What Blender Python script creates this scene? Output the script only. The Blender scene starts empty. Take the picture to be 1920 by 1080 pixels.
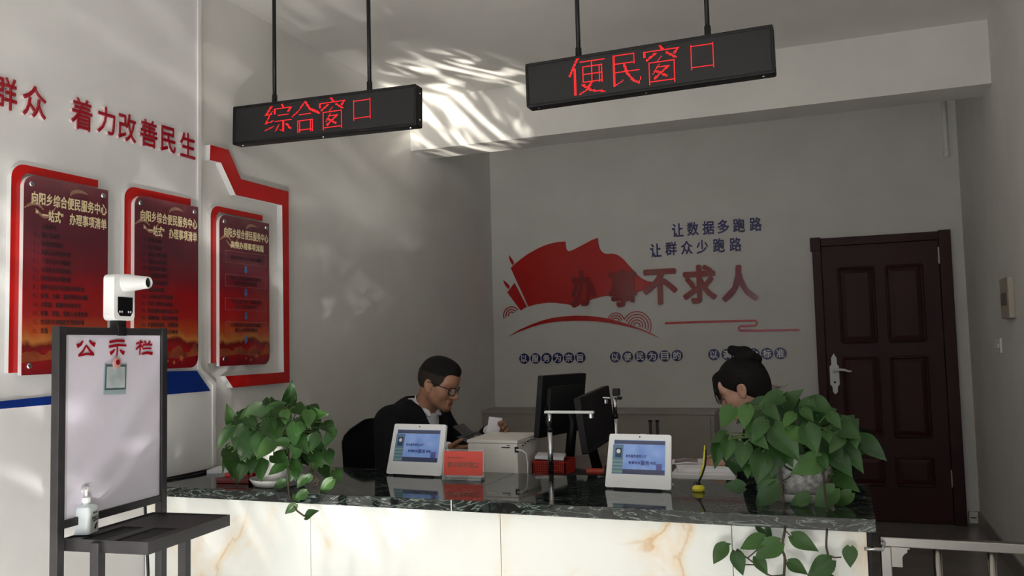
import bpy, bmesh, math, random
import numpy as np
from mathutils import Matrix, Vector
random.seed(7)
SC = bpy.context.scene
COL = SC.collection
PI = math.pi

# ------------------------------------------------------------------ camera
FPX = 1594.5                                   # focal length in pixels of a 1920 px wide frame
CAM = Vector((0.0, -6.8467, 1.3478))
RT = Vector((0.93311297, 0.35874752, -0.02450315))
UP = Vector((0.04697003, -0.05404384, 0.99743325))
FW = Vector((-0.35650246, 0.93186881, 0.06727939))
cd = bpy.data.cameras.new('camera')
cd.sensor_width = 36.0
cd.lens = 36.0 * FPX / 1920.0
cd.clip_start = 0.05
cam = bpy.data.objects.new('camera', cd)
COL.objects.link(cam)
cam.matrix_world = Matrix(((RT.x, UP.x, -FW.x, CAM.x), (RT.y, UP.y, -FW.y, CAM.y), (RT.z, UP.z, -FW.z, CAM.z), (0, 0, 0, 1)))
SC.camera = cam

# ------------------------------------------------------------------ light and exposure
SC.view_settings.view_transform = 'Standard'
SC.view_settings.look = 'None'
SC.view_settings.gamma = 1.0
SC.view_settings.use_curve_mapping = False
SC.view_settings.exposure = 0.0
w = bpy.data.worlds.new('sky')
SC.world = w
w.use_nodes = True
bg = w.node_tree.nodes['Background']
bg.inputs[0].default_value = (0.80, 0.90, 1.0, 1)
bg.inputs[1].default_value = 0.5

def lamp(name, kind, loc, target, energy, color=(1, 1, 1), **kw):
    d = bpy.data.lights.new(name, kind)
    d.energy = energy
    d.color = color
    for k, v in kw.items():
        setattr(d, k, v)
    o = bpy.data.objects.new(name, d)
    o.location = loc
    o.rotation_euler = (Vector(target) - Vector(loc)).to_track_quat('-Z', 'Y').to_euler()
    COL.objects.link(o)
    return o

def gobo(lampobj, scale, lo, hi, distort=2.0, rot=0.0):
    """break a spot's beam into streaks, the way sun thrown up by a polished floor is streaked"""
    d = lampobj.data
    d.use_nodes = True
    nt = d.node_tree
    em = next(n for n in nt.nodes if n.type == 'EMISSION')
    tc = nt.nodes.new('ShaderNodeTexCoord')
    mp = nt.nodes.new('ShaderNodeMapping')
    mp.vector_type = 'TEXTURE'
    mp.inputs['Rotation'].default_value = (0, 0, rot)
    mp.inputs['Scale'].default_value = scale
    nz = nt.nodes.new('ShaderNodeTexNoise')
    nz.inputs['Scale'].default_value = 1.0
    nz.inputs['Detail'].default_value = 2.0
    nz.inputs['Distortion'].default_value = distort
    rp = nt.nodes.new('ShaderNodeMapRange')
    rp.inputs['From Min'].default_value = lo
    rp.inputs['From Max'].default_value = hi
    nt.links.new(tc.outputs['Normal'], mp.inputs['Vector'])
    nt.links.new(mp.outputs[0], nz.inputs['Vector'])
    nt.links.new(nz.outputs['Fac'], rp.inputs['Value'])
    nt.links.new(rp.outputs[0], em.inputs['Strength'])

# daylight through the glass entrance behind the camera (right half of the front wall)
lamp('entrance_daylight', 'AREA', (-0.45, -8.35, 1.35), (-0.75, -4.0, 1.1), 14, (0.96, 0.98, 1.0), shape='RECTANGLE', size=2.0, size_y=2.4)
# low sunlight falling through the door on the floor in front of the counter
lamp('sun', 'SUN', (1.5, -14, 6), (1.5 - .24 * 3, -14 + .83 * 3, 6 - .52 * 3), 26.0, (1.0, 0.975, 0.94), angle=0.009)
# spot lamps added to stand in for sun thrown up by the polished floor
sp = lamp('floor_glint_ceiling', 'SPOT', (-1.35, -5.6, 0.05), (-2.33, -1.75, 2.96), 3000, (1.0, 0.95, 0.84), spot_size=math.radians(14), spot_blend=0.75, shadow_soft_size=0.015)
gobo(sp, (0.022, 0.11, 0.06), 0.47, 0.68, 1.6, 0.9)
sp = lamp('floor_glint_wall', 'SPOT', (-0.9, -6.0, 0.05), (-2.8, -3.75, 1.75), 330, (1.0, 0.96, 0.9), spot_size=math.radians(47), spot_blend=0.8, shadow_soft_size=0.02)
gobo(sp, (0.05, 0.4, 0.2), 0.5, 0.74, 0.9, 0.75)
sp = lamp('floor_glint_far_wall', 'SPOT', (-0.9, -5.6, 0.05), (-2.8, -2.35, 1.95), 240, (1.0, 0.96, 0.9), spot_size=math.radians(27), spot_blend=0.9, shadow_soft_size=0.02)
gobo(sp, (0.05, 0.3, 0.2), 0.42, 0.72, 0.9, 0.75)
sp = lamp('floor_glint_stand', 'SPOT', (-0.75, -6.3, 0.05), (-2.19, -4.72, 1.22), 60, (1.0, 0.97, 0.95), spot_size=math.radians(17), spot_blend=0.6, shadow_soft_size=0.012)
gobo(sp, (0.035, 0.5, 0.2), 0.36, 0.74, 0.5, -0.75)

# ------------------------------------------------------------------ pixel <-> place
def ray(x, y):
    return RT * ((x - 960) / FPX) + UP * ((540 - y) / FPX) + FW

def at(x, y, ax, v):
    """the point of the plane (axis ax = v) seen at pixel x, y"""
    d = ray(x, y)
    return CAM + d * ((v - CAM[ax]) / d[ax])

def on(x, y, p0, n):
    d = ray(x, y)
    n = Vector(n)
    return CAM + d * ((Vector(p0) - CAM).dot(n) / d.dot(n))

def back(x, y, d=0.0):
    return at(x, y, 1, -d)

def left(x, y, X=-2.80):
    return at(x, y, 0, X)

# ------------------------------------------------------------------ materials
def lin(h):
    if isinstance(h, str):
        c = [int(h[i:i + 2], 16) / 255 for i in (0, 2, 4)]
        return tuple(((v + .055) / 1.055) ** 2.4 if v > .04045 else v / 12.92 for v in c)
    return tuple(h)

def mat(name, color, rough=0.5, metal=0.0, spec=0.5, emit=0.0, alpha=1.0, trans=0.0, coat=0.0):
    m = bpy.data.materials.new(name)
    m.use_nodes = True
    b = m.node_tree.nodes['Principled BSDF']
    c = lin(color)
    b.inputs['Base Color'].default_value = (*c, 1)
    b.inputs['Roughness'].default_value = rough
    b.inputs['Metallic'].default_value = metal
    b.inputs['Specular IOR Level'].default_value = spec
    b.inputs['Transmission Weight'].default_value = trans
    b.inputs['Coat Weight'].default_value = coat
    b.inputs['Alpha'].default_value = alpha
    if emit:
        b.inputs['Emission Color'].default_value = (*c, 1)
        b.inputs['Emission Strength'].default_value = emit
    return m

def nodes(m):
    return m.node_tree.nodes, m.node_tree.links, m.node_tree.nodes['Principled BSDF']

def ramp(N, stops):
    r = N.new('ShaderNodeValToRGB')
    e = r.color_ramp.elements
    while len(e) > 1:
        e.remove(e[-1])
    e[0].position = stops[0][0]
    e[0].color = (*lin(stops[0][1]), 1)
    for p, c in stops[1:]:
        x = e.new(p)
        x.color = (*lin(c), 1)
    return r

def noise(N, L, scale, detail=4, dist=0.0, coord='Object', vec=(1, 1, 1)):
    tc = N.new('ShaderNodeTexCoord')
    mp = N.new('ShaderNodeMapping')
    mp.inputs['Scale'].default_value = vec
    n = N.new('ShaderNodeTexNoise')
    n.inputs['Scale'].default_value = scale
    n.inputs['Detail'].default_value = detail
    n.inputs['Distortion'].default_value = dist
    L.new(tc.outputs[coord], mp.inputs[0])
    L.new(mp.outputs[0], n.inputs['Vector'])
    return n

def vary(m, c0, c1, scale=8, bump=0.0, bscale=60, lo=0.35, hi=0.65):
    N, L, b = nodes(m)
    n = noise(N, L, scale)
    r = ramp(N, [(lo, c0), (hi, c1)])
    L.new(n.outputs['Fac'], r.inputs[0])
    L.new(r.outputs[0], b.inputs['Base Color'])
    if bump:
        n2 = noise(N, L, bscale)
        bp = N.new('ShaderNodeBump')
        bp.inputs['Strength'].default_value = bump
        bp.inputs['Distance'].default_value = 0.01
        L.new(n2.outputs['Fac'], bp.inputs['Height'])
        L.new(bp.outputs[0], b.inputs['Normal'])
    return m

M = {}
M['wall'] = vary(mat('wall_paint', 'e0deda', 0.85, spec=0.25), 'dddbd7', 'e3e1dd', 3, 0.05, 90)
M['ceil'] = vary(mat('ceiling_paint', 'e2e0dc', 0.9, spec=0.2), 'dfddd9', 'e5e3df', 2)
M['pvc'] = vary(mat('white_pvc', 'e4e4e4', 0.45), 'e0e0e0', 'e6e6e6', 4)
M['red'] = mat('red_acrylic', 'be1613', 0.2)
M['red_letter'] = mat('crimson_acrylic', '9c1022', 0.25)
M['blue'] = mat('blue_acrylic', '12307f', 0.2)
M['navy'] = mat('navy_acrylic', '1d2168', 0.25)
M['white'] = mat('white_plastic', 'e8eaea', 0.35)
M['ivory'] = vary(mat('ivory_plastic', 'e4e2dc', 0.5), 'e0ded8', 'e7e5df', 6)
M['black'] = mat('black_plastic', '101013', 0.5, spec=0.35)
M['blacksoft'] = mat('black_soft', '121214', 0.7)
M['blackmetal'] = vary(mat('black_powder_coat', '262427', 0.5), '232124', '2a282b', 30)
M['steel'] = mat('brushed_steel', 'a09d99', 0.24, 1.0)
M['chrome'] = mat('chrome', 'cfd2d4', 0.15, 1.0)
M['glassdark'] = mat('dark_glass', '0c0d10', 0.1)
M['gold'] = mat('pale_gold_print', 'ead9ae', 0.5)
M['grey_text'] = mat('grey_print', '2e2830', 0.6)
M['paper'] = vary(mat('paper', 'e6e6ea', 0.8), 'e2e2e6', 'eaeaee', 5)
M['soil'] = vary(mat('soil', '2a1f17', 0.95), '1c140e', '3a2b20', 40)
M['skin'] = vary(mat('skin', '9c7159', 0.55), '966b54', 'a3785f', 25)
M['skin_w'] = vary(mat('skin_pale', 'b58c78', 0.55), 'af8672', 'bb927e', 25)
M['lip'] = mat('lip', '8f5c4e', 0.5)
M['hair'] = vary(mat('black_hair', '070606', 0.75, spec=0.25), '050505', '0c0a0a', 60, 0.3, 300)
M['stubble'] = mat('cropped_hair', '2e2824', 0.85, spec=0.2)
M['suit'] = vary(mat('black_suit', '0f1014', 0.85, spec=0.2), '0d0e12', '131419', 40)
M['shirt'] = mat('white_shirt', 'd9dbe2', 0.8)
# ------------------------------------------------------------------ mesh building
class MB:
    """collects shapes (local or world coordinates) and links them as ONE mesh object"""
    def __init__(s):
        s.v, s.f, s.m = [], [], []
    def add(s, vs, fs, mi=0):
        n = len(s.v)
        s.v += [tuple(v) for v in vs]
        s.f += [tuple(i + n for i in f) for f in fs]
        s.m += [mi] * len(fs)
        return s
    def box(s, c, size, mi=0, rot=None):
        x, y, z = (a / 2 for a in size)
        vs = [Vector((sx * x, sy * y, sz * z)) for sz in (-1, 1) for sy in (-1, 1) for sx in (-1, 1)]
        if rot is not None:
            vs = [rot @ v for v in vs]
        vs = [v + Vector(c) for v in vs]
        return s.add(vs, [(0, 2, 3, 1), (4, 5, 7, 6), (0, 1, 5, 4), (2, 6, 7, 3), (0, 4, 6, 2), (1, 3, 7, 5)], mi)
    def mm(s, a, b, mi=0):
        return s.box([(p + q) / 2 for p, q in zip(a, b)], [abs(q - p) for p, q in zip(a, b)], mi)
    def bar(s, a, b, wd, ht, mi=0, up=(0, 0, 1)):
        a, b = Vector(a), Vector(b)
        d = (b - a).normalized()
        u = Vector(up)
        if abs(d.dot(u)) > .99:
            u = Vector((1, 0, 0))
        sd = d.cross(u).normalized()
        u2 = sd.cross(d)
        R3 = Matrix((d, sd, u2)).transposed()
        return s.box((a + b) / 2, ((b - a).length, wd, ht), mi, R3)
    def tube(s, pts, r, n=10, mi=0, cap=True):
        pts = [Vector(p) for p in pts]
        rr = r if isinstance(r, (list, tuple)) else [r] * len(pts)
        t0 = (pts[1] - pts[0]).normalized()
        u = t0.orthogonal().normalized()
        vs, fs = [], []
        for i, p in enumerate(pts):
            t = (pts[min(i + 1, len(pts) - 1)] - pts[max(i - 1, 0)]).normalized()
            u = (u - t * u.dot(t)).normalized()
            w_ = t.cross(u)
            for k in range(n):
                a = 2 * PI * k / n
                vs.append(p + (u * math.cos(a) + w_ * math.sin(a)) * rr[i])
        for i in range(len(pts) - 1):
            for k in range(n):
                a, b = i * n + k, i * n + (k + 1) % n
                fs.append((a, b, b + n, a + n))
        if cap:
            fs.append(tuple(range(n))[::-1])
            fs.append(tuple(range((len(pts) - 1) * n, len(pts) * n)))
        return s.add(vs, fs, mi)
    def lathe(s, prof, c=(0, 0, 0), n=32, mi=0, axis=None):
        vs, fs = [], []
        R3 = Vector(axis).to_track_quat('Z', 'Y').to_matrix() if axis else None
        for r, z in prof:
            for k in range(n):
                a = 2 * PI * k / n
                v = Vector((r * math.cos(a), r * math.sin(a), z))
                if R3:
                    v = R3 @ v
                vs.append(v + Vector(c))
        for i in range(len(prof) - 1):
            for k in range(n):
                a, b = i * n + k, i * n + (k + 1) % n
                fs.append((a, b, b + n, a + n))
        if prof[0][0] > 1e-6:
            fs.append(tuple(range(n))[::-1])
        if prof[-1][0] > 1e-6:
            fs.append(tuple(range((len(prof) - 1) * n, len(prof) * n)))
        return s.add(vs, fs, mi)
    def prism(s, poly, o, u, v, d0, d1, mf=0, ms=None):
        """polygon (2-D) in the plane o + a*u + b*v, thick from d0 to d1 along u x v; side faces may take material ms"""
        ms = mf if ms is None else ms
        o, u, v = Vector(o), Vector(u), Vector(v)
        nrm = u.cross(v).normalized()
        from mathutils.geometry import tessellate_polygon
        P = [Vector((a, b, 0)) for a, b in poly]
        area = sum(P[i].x * P[(i + 1) % len(P)].y - P[(i + 1) % len(P)].x * P[i].y for i in range(len(P)))
        if area < 0:
            P = P[::-1]
        tr = tessellate_polygon([P])
        n = len(P)
        base = [o + u * p.x + v * p.y for p in P]
        vs = [b + nrm * d0 for b in base] + [b + nrm * d1 for b in base]
        tr2 = []
        for a, b, c in tr:
            if (P[b] - P[a]).cross(P[c] - P[a]).z < 0:
                a, b, c = a, c, b
            tr2.append((a, b, c))
        s.add(vs, [(a + n, b + n, c + n) for a, b, c in tr2] + [(c, b, a) for a, b, c in tr2], mf)
        k0 = len(s.v) - 2 * n
        for i in range(n):
            j = (i + 1) % n
            s.f.append((k0 + i, k0 + j, k0 + n + j, k0 + n + i))
            s.m.append(ms)
        return s
    def build(s, name, mats, parent=None, smooth=False, bevel=0.0, world=False, segs=2):
        me = bpy.data.meshes.new(name)
        vs = s.v
        if world and parent is not None:
            inv = ROOT[parent.name].inverted()
            vs = [tuple(inv @ Vector(v)) for v in vs]
        me.from_pydata(vs, [], s.f)
        mats = mats if isinstance(mats, (list, tuple)) else [mats]
        for m_ in mats:
            me.materials.append(M[m_] if isinstance(m_, str) else m_)
        me.polygons.foreach_set('material_index', s.m)
        if smooth:
            me.polygons.foreach_set('use_smooth', [True] * len(me.polygons))
        me.update()
        o = bpy.data.objects.new(name, me)
        COL.objects.link(o)
        if parent is not None:
            o.parent = parent
            ROOT[o.name] = ROOT[parent.name]
        else:
            ROOT[o.name] = Matrix.Identity(4)
        if smooth == 'auto':
            me.set_sharp_from_angle(angle=math.radians(35))
        if bevel:
            b = o.modifiers.new('bevel', 'BEVEL')
            b.width = bevel
            b.segments = segs
            b.limit_method = 'ANGLE'
            b.angle_limit = math.radians(40)
        return o

ROOT = {}

def tag(o, label=None, cat=None, group=None, kind=None):
    if label: o['label'] = label
    if cat: o['category'] = cat
    if group: o['group'] = group
    if kind: o['kind'] = kind
    return o

def thing(name, label, cat, loc=(0, 0, 0), rz=0.0, group=None, kind=None):
    o = bpy.data.objects.new(name, None)
    o.empty_display_size = 0.05
    COL.objects.link(o)
    o.location = loc
    o.rotation_euler = (0, 0, rz)
    ROOT[o.name] = Matrix.Translation(Vector(loc)) @ Matrix.Rotation(rz, 4, 'Z')
    return tag(o, label, cat, group, kind)

def rrect(x0, y0, x1, y1, r, n=6, corners=(1, 1, 1, 1)):
    """rounded rectangle; corners order: bottom-left, bottom-right, top-right, top-left"""
    out = []
    for (cx, cy, a0, on_, px, py) in ((x0 + r, y0 + r, PI, corners[0], x0, y0), (x1 - r, y0 + r, 1.5 * PI, corners[1], x1, y0),
                                      (x1 - r, y1 - r, 0, corners[2], x1, y1), (x0 + r, y1 - r, .5 * PI, corners[3], x0, y1)):
        if on_:
            for k in range(n + 1):
                a = a0 + .5 * PI * k / n
                out.append((cx + r * math.cos(a), cy + r * math.sin(a)))
        else:
            out.append((px, py))
    return out

# ------------------------------------------------------------------ lettering
_GL = {}
def glyph(ch, bold=0.0, depth=0.05):
    """solid outline of one character; bold strokes are grown by laying shifted copies over each other"""
    key = (ch, bold)
    if key in _GL:
        return _GL[key]
    c = bpy.data.curves.new('glyph', 'FONT')
    c.body = ch
    c.extrude = depth
    c.resolution_u = 3
    o = bpy.data.objects.new('glyph', c)
    COL.objects.link(o)
    dg = bpy.context.evaluated_depsgraph_get()
    dg.update()
    me = bpy.data.meshes.new_from_object(o.evaluated_get(dg))
    v0 = [v.co.copy() for v in me.vertices]
    f0 = [tuple(p.vertices) for p in me.polygons]
    n0 = [p.normal.z for p in me.polygons]
    bpy.data.objects.remove(o)
    bpy.data.curves.remove(c)
    bpy.data.meshes.remove(me)
    vs, fs, nz = [], [], []
    if bold >= .015:
        sh = [(bold * math.cos(PI * k / 4), bold * math.sin(PI * k / 4)) for k in range(8)]
    elif bold > 0:
        sh = [(-bold, 0), (bold, 0), (0, bold), (0, -bold)]
    else:
        sh = [(0, 0)]
    for dx, dy in sh:
        n = len(vs)
        dz = 1 - .012 * n / max(len(v0), 1)              # each copy a hair lower than the one before
        vs += [Vector((v.x + dx, v.y + dy, dz if v.z > 0 else -1)) for v in v0]
        fs += [tuple(i + n for i in f) for f in f0]
        nz += n0
    x0, x1 = min(v.x for v in vs), max(v.x for v in vs)
    y0, y1 = min(v.y for v in vs), max(v.y for v in vs)
    _GL[key] = (vs, fs, nz, x0, x1, y0, y1)
    return _GL[key]

def letter(mb, ch, o, u, v, w_, h_, d0, d1, bold=0.02, mf=0, ms=None, fit=True):
    """one character with its box corner at o, w_ x h_ along u, v; front at d1, back at d0 along u x v"""
    ms = mf if ms is None else ms
    vs, fs, nz, x0, x1, y0, y1 = glyph(ch, bold)
    u, v, o = Vector(u), Vector(v), Vector(o)
    nrm = u.cross(v)
    out = []
    for p in vs:
        if fit:
            a, b = (p.x - x0) / max(x1 - x0, 1e-6) * w_, (p.y - y0) / max(y1 - y0, 1e-6) * h_
        else:
            a, b = p.x * w_, (p.y + .12) * h_
        out.append(o + u * a + v * b + nrm * (d0 + (d1 - d0) * p.z if p.z > 0 else d0))
    n = len(mb.v)
    mb.v += [tuple(q) for q in out]
    for f, z in zip(fs, nz):
        mb.f.append(tuple(i + n for i in f))
        mb.m.append(mf if abs(z) > .5 else ms)

def line_text(mb, text, o, u, v, w_, h_, d, bold=0.0, step=None, thick=0.0006):
    """a printed line of text, evenly spaced over width w_"""
    o, u, v = Vector(o), Vector(u), Vector(v)
    n = len(text)
    st = w_ / n
    for i, ch in enumerate(text):
        if ch == ' ':
            continue
        letter(mb, ch, o + u * (i * st), u, v, st / 1.02, h_ / 1.02, d, d + thick, bold, fit=False)

# ------------------------------------------------------------------ smooth solids (people)
class SDF:
    def __init__(s, h=0.005):
        s.h, s.p = h, []
    def cap(s, a, b, r1, r2=None, k=0.02, op='u', flat=None):
        s.p.append(('c', np.array(a, float), np.array(b, float), r1, r1 if r2 is None else r2, k, op, flat))
        return s
    def ell(s, c, r, k=0.02, op='u', rot=None):
        s.p.append(('e', np.array(c, float), np.array(r, float), rot, None, k, op, None))
        return s
    def plane(s, c, n, k=0.004, op='i'):
        n = np.array(n, float)
        s.p.append(('p', np.array(c, float), n / np.linalg.norm(n), None, None, k, op, None))
        return s
    def bounds(s, q):
        if q[0] == 'c':
            r = max(q[3], q[4]) * (1.0 if q[7] is None else max(1.0, 1 / q[7][1]))
            return np.minimum(q[1], q[2]) - r, np.maximum(q[1], q[2]) + r
        r = q[2].max() if q[3] is not None else q[2]
        return q[1] - r, q[1] + r
    def mesh(s):
        h = s.h
        B = [s.bounds(q) for q in s.p if q[0] != 'p' and q[6] == 'u']
        lo = np.min([b[0] for b in B], 0) - 3 * h
        hi = np.max([b[1] for b in B], 0) + 3 * h
        n = np.ceil((hi - lo) / h).astype(int) + 1
        D = np.full(n, 0.06, np.float32)
        ax = [(lo[i] + h * np.arange(n[i])).astype(np.float32) for i in range(3)]
        for q in s.p:
            k = q[5]
            if q[0] == 'p':
                sl = (slice(None),) * 3
            else:
                b0, b1 = s.bounds(q)
                mg = 0.05
                i0 = np.maximum(((b0 - mg - lo) / h).astype(int), 0)
                i1 = np.minimum(((b1 + mg - lo) / h).astype(int) + 2, n)
                if (i1 <= i0).any():
                    continue
                sl = tuple(slice(a, b) for a, b in zip(i0, i1))
            X, Y, Z = np.meshgrid(ax[0][sl[0]], ax[1][sl[1]], ax[2][sl[2]], indexing='ij')
            if q[0] == 'c':
                a, b, r1, r2 = q[1], q[2], q[3], q[4]
                ba = b - a
                L2 = max(float(ba @ ba), 1e-9)
                px, py, pz = X - a[0], Y - a[1], Z - a[2]
                t = np.clip((px * ba[0] + py * ba[1] + pz * ba[2]) / L2, 0, 1)
                px, py, pz = px - t * ba[0], py - t * ba[1], pz - t * ba[2]
                if q[7] is not None:
                    ns, fs = np.array(q[7][0], float), q[7][1]
                    ns = ns / np.linalg.norm(ns)
                    dt = (px * ns[0] + py * ns[1] + pz * ns[2]) * (fs - 1)
                    px, py, pz = px + dt * ns[0], py + dt * ns[1], pz + dt * ns[2]
                d = np.sqrt(px * px + py * py + pz * pz) - (r1 + (r2 - r1) * t)
            elif q[0] == 'e':
                px, py, pz = X - q[1][0], Y - q[1][1], Z - q[1][2]
                if q[3] is not None:
                    R3 = np.array(q[3], float)           # columns are the ellipsoid's own axes
                    px, py, pz = (px * R3[0, i] + py * R3[1, i] + pz * R3[2, i] for i in range(3))
                r = q[2]
                k0 = np.sqrt((px / r[0]) ** 2 + (py / r[1]) ** 2 + (pz / r[2]) ** 2)
                k1 = np.sqrt((px / r[0] ** 2) ** 2 + (py / r[1] ** 2) ** 2 + (pz / r[2] ** 2) ** 2)
                d = k0 * (k0 - 1) / np.maximum(k1, 1e-6)
            else:
                d = (X - q[1][0]) * q[2][0] + (Y - q[1][1]) * q[2][1] + (Z - q[1][2]) * q[2][2]
            A = D[sl]
            if q[6] == 'u':
                hh = np.clip(.5 + .5 * (d - A) / k, 0, 1)
                D[sl] = d + (A - d) * hh - k * hh * (1 - hh)
            else:
                e = -d if q[6] == 's' else d
                hh = np.clip(.5 - .5 * (e - A) / k, 0, 1)
                D[sl] = e + (A - e) * hh + k * hh * (1 - hh)
        return s.nets(D, lo, h)
    @staticmethod
    def nets(D, lo, h):
        I = D < 0
        c = [I[dx:I.shape[0] - 1 + dx, dy:I.shape[1] - 1 + dy, dz:I.shape[2] - 1 + dz] for dx in (0, 1) for dy in (0, 1) for dz in (0, 1)]
        sm = sum(x.astype(np.int8) for x in c)
        cells = np.argwhere((sm > 0) & (sm < 8))
        idx = -np.ones(sm.shape, np.int64)
        idx[tuple(cells.T)] = np.arange(len(cells))
        acc = np.zeros((len(cells), 3))
        cnt = np.zeros(len(cells))
        offs = [np.array((a, b, d)) for a in (0, 1) for b in (0, 1) for d in (0, 1)]
        for o1 in offs:
            for axs in range(3):
                if o1[axs]:
                    continue
                o2 = o1.copy(); o2[axs] = 1
                d1 = D[tuple((cells + o1).T)]; d2 = D[tuple((cells + o2).T)]
                cr = (d1 < 0) != (d2 < 0)
                t = np.where(cr, d1 / np.where(cr, d1 - d2, 1), 0)
                p = o1[None, :] + t[:, None] * (o2 - o1)[None, :]
                acc += p * cr[:, None]
                cnt += cr
        V = lo + h * (cells + acc / cnt[:, None])
        F = []
        for axs in range(3):
            a1, a2 = (axs + 1) % 3, (axs + 2) % 3
            s1 = [slice(None)] * 3; s2 = [slice(None)] * 3
            s1[axs] = slice(0, -1); s2[axs] = slice(1, None)
            A, B = I[tuple(s1)], I[tuple(s2)]
            e = np.argwhere(A != B)
            e = e[(e[:, a1] > 0) & (e[:, a2] > 0)]
            e = e[(e[:, a1] < sm.shape[a1]) & (e[:, a2] < sm.shape[a2])]
            q = []
            for da, db in ((1, 1), (0, 1), (0, 0), (1, 0)):
                o = e.copy(); o[:, a1] -= da; o[:, a2] -= db
                q.append(idx[tuple(o.T)])
            q = np.array(q).T
            inside = I[tuple(e.T)]
            q[~inside] = q[~inside][:, ::-1]
            F.append(q)
        return V, np.concatenate(F)
    def build(s, name, mats, parent, pick=None, xf=None):
        V, F = s.mesh()
        if xf is not None:
            R3 = np.array(xf.to_3x3()); V = V @ R3.T + np.array(xf.translation)
        mb = MB()
        mb.v = [tuple(v) for v in V.tolist()]
        mb.f = [tuple(f) for f in F.tolist()]
        mb.m = [0] * len(mb.f)
        if pick is not None:
            ctr = V[F].mean(1)
            mb.m = [int(x) for x in pick(ctr)]
        return mb.build(name, mats, parent, smooth=True)
# ------------------------------------------------------------------ the room
XL, XR, YF, ZC = -2.80, 0.865, -8.6, 3.12
YB0, YB1, ZB = -1.486, -1.20, 2.752                      # the ceiling beam
def struct(name, mb, m, label=None, parent=None, **kw):
    o = mb.build(name, m, parent, **kw)
    return tag(o, label, None, None, 'structure') if parent is None else o

M['floor'] = mat('floor_tile', 'b4b1ac', 0.22)
N, L, b = nodes(M['floor'])
br = N.new('ShaderNodeTexBrick')
br.offset = 0
for k_, v_ in (('Color1', lin('b4b1ac')), ('Color2', lin('bbb8b3')), ('Mortar', lin('55524f'))):
    br.inputs[k_].default_value = (*v_, 1)
for k_, v_ in (('Scale', 1.0), ('Mortar Size', 0.004), ('Brick Width', 0.8), ('Row Height', 0.8)):
    br.inputs[k_].default_value = v_
tc = N.new('ShaderNodeTexCoord')
L.new(tc.outputs['Object'], br.inputs['Vector'])
L.new(br.outputs['Color'], b.inputs['Base Color'])
M['floor_dark'] = vary(mat('dark_floor_tile', '85807b', 0.25), '817c77', '89847f', 5)

struct('floor', MB().mm((XL - .2, -14, -.1), (XR + .2, .2, 0)), 'floor')
struct('trim_1', MB().mm((XL, -3.2, 0), (XR, 0, .003)), 'floor_dark', 'dark tiled floor area behind the counter')
struct('wall_back', MB().mm((XL - .2, 0, 0), (XR + .2, .2, ZC)), 'wall')
struct('wall_left', MB().mm((XL - .2, YF, 0), (XL, 0, ZC)), 'wall')
struct('wall_right', MB().mm((XR, YF, 0), (XR + .2, 0, ZC)), 'wall')
struct('ceiling', MB().mm((XL - .2, YF, ZC), (XR + .2, .2, ZC + .15)), 'ceil')
struct('trim_2', MB().mm((XL, YB0, ZB), (XR, YB1, ZC)), 'wall', 'white painted ceiling beam crossing the room')
fr = MB().mm((XL - .2, YF - .2, 0), (-2.1, YF, ZC)).mm((.62, YF - .2, 0), (XR + .2, YF, ZC)).mm((-2.1, YF - .2, 2.62), (.62, YF, ZC))
struct('wall_front', fr, 'wall')
struct('baseboard_back', MB().mm((.79, -.012, 0), (XR, 0, .1)).mm((XL, -.012, 0), (-.17, 0, .1)), 'floor_dark')
struct('baseboard_right', MB().mm((XR - .012, -8.4, 0), (XR, -.012, .1)), 'floor_dark')

# door in the back wall
M['door'] = vary(mat('dark_red_wood', '3a191c', 0.5, spec=0.3), '36171a', '3e1b1e', 3)
N, L, b = nodes(M['door'])
d1 = tag(MB().mm((-.10, -.012, .0), (.722, -.004, 2.06)).build('door_1', 'door'), 'dark red brown panelled wooden door in the back wall', None, None, 'structure')
fm = MB()
for x0, x1 in ((-.163, -.10), (.70, .779)):
    fm.mm((x0, -.05, 0), (x1, -.001, 2.1 if x0 < 0 else 2.102))
fm.mm((-.10, -.045, 2.035), (.70, -.001, 2.095))
fm.mm((-.175, -.055, 2.0), (-.10, -.002, 2.104))
fm.build('door_frame', 'door', d1, bevel=.004)
lf = MB().mm((-.098, -.032, .008), (.698, -.012, 2.033))
lf.build('door_leaf', 'door', d1, bevel=.003)
cols = ((.02, .255), (.345, .58))
for z0, z1 in ((1.31, 1.86), (.62, 1.19), (.27, .47)):
    for x0, x1 in cols:
        pm = MB()
        # raised and fielded panel: moulding ring and bevelled field
        fw_ = .028
        ring = [(x0, z0), (x1, z0), (x1, z1), (x0, z1)]
        for (a0, b0), (a1, b1) in zip(ring, ring[1:] + ring[:1]):
            pm.tube([(a0, -.033, b0), (a1, -.033, b1)], .011, 8)
        xi0, xi1, zi0, zi1 = x0 + fw_, x1 - fw_, z0 + fw_, z1 - fw_
        vs = [(x0 + .008, -.0325, z0 + .008), (x1 - .008, -.0325, z0 + .008), (x1 - .008, -.0325, z1 - .008), (x0 + .008, -.0325, z1 - .008),
              (xi0 + .012, -.042, zi0 + .012), (xi1 - .012, -.042, zi0 + .012), (xi1 - .012, -.042, zi1 - .012), (xi0 + .012, -.042, zi1 - .012)]
        pm.add(vs, [(0, 1, 5, 4), (1, 2, 6, 5), (2, 3, 7, 6), (3, 0, 4, 7), (4, 5, 6, 7)])
        pm.build('door_panel', 'door', d1)
h0 = back(1565, 704, .04)
hm = MB().prism([(a * .033, c * .165) for a, c in ((0, -.85), (.5, -.75), (.6, -.5), (1, -.4), (1, .4), (.6, .5), (.6, .78), (0, 1), (-.6, .78), (-.6, .5), (-1, .4), (-1, -.4), (-.6, -.5), (-.5, -.75))],
                 (h0.x, -.032, h0.z), (1, 0, 0), (0, 0, 1), 0, .009)
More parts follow.
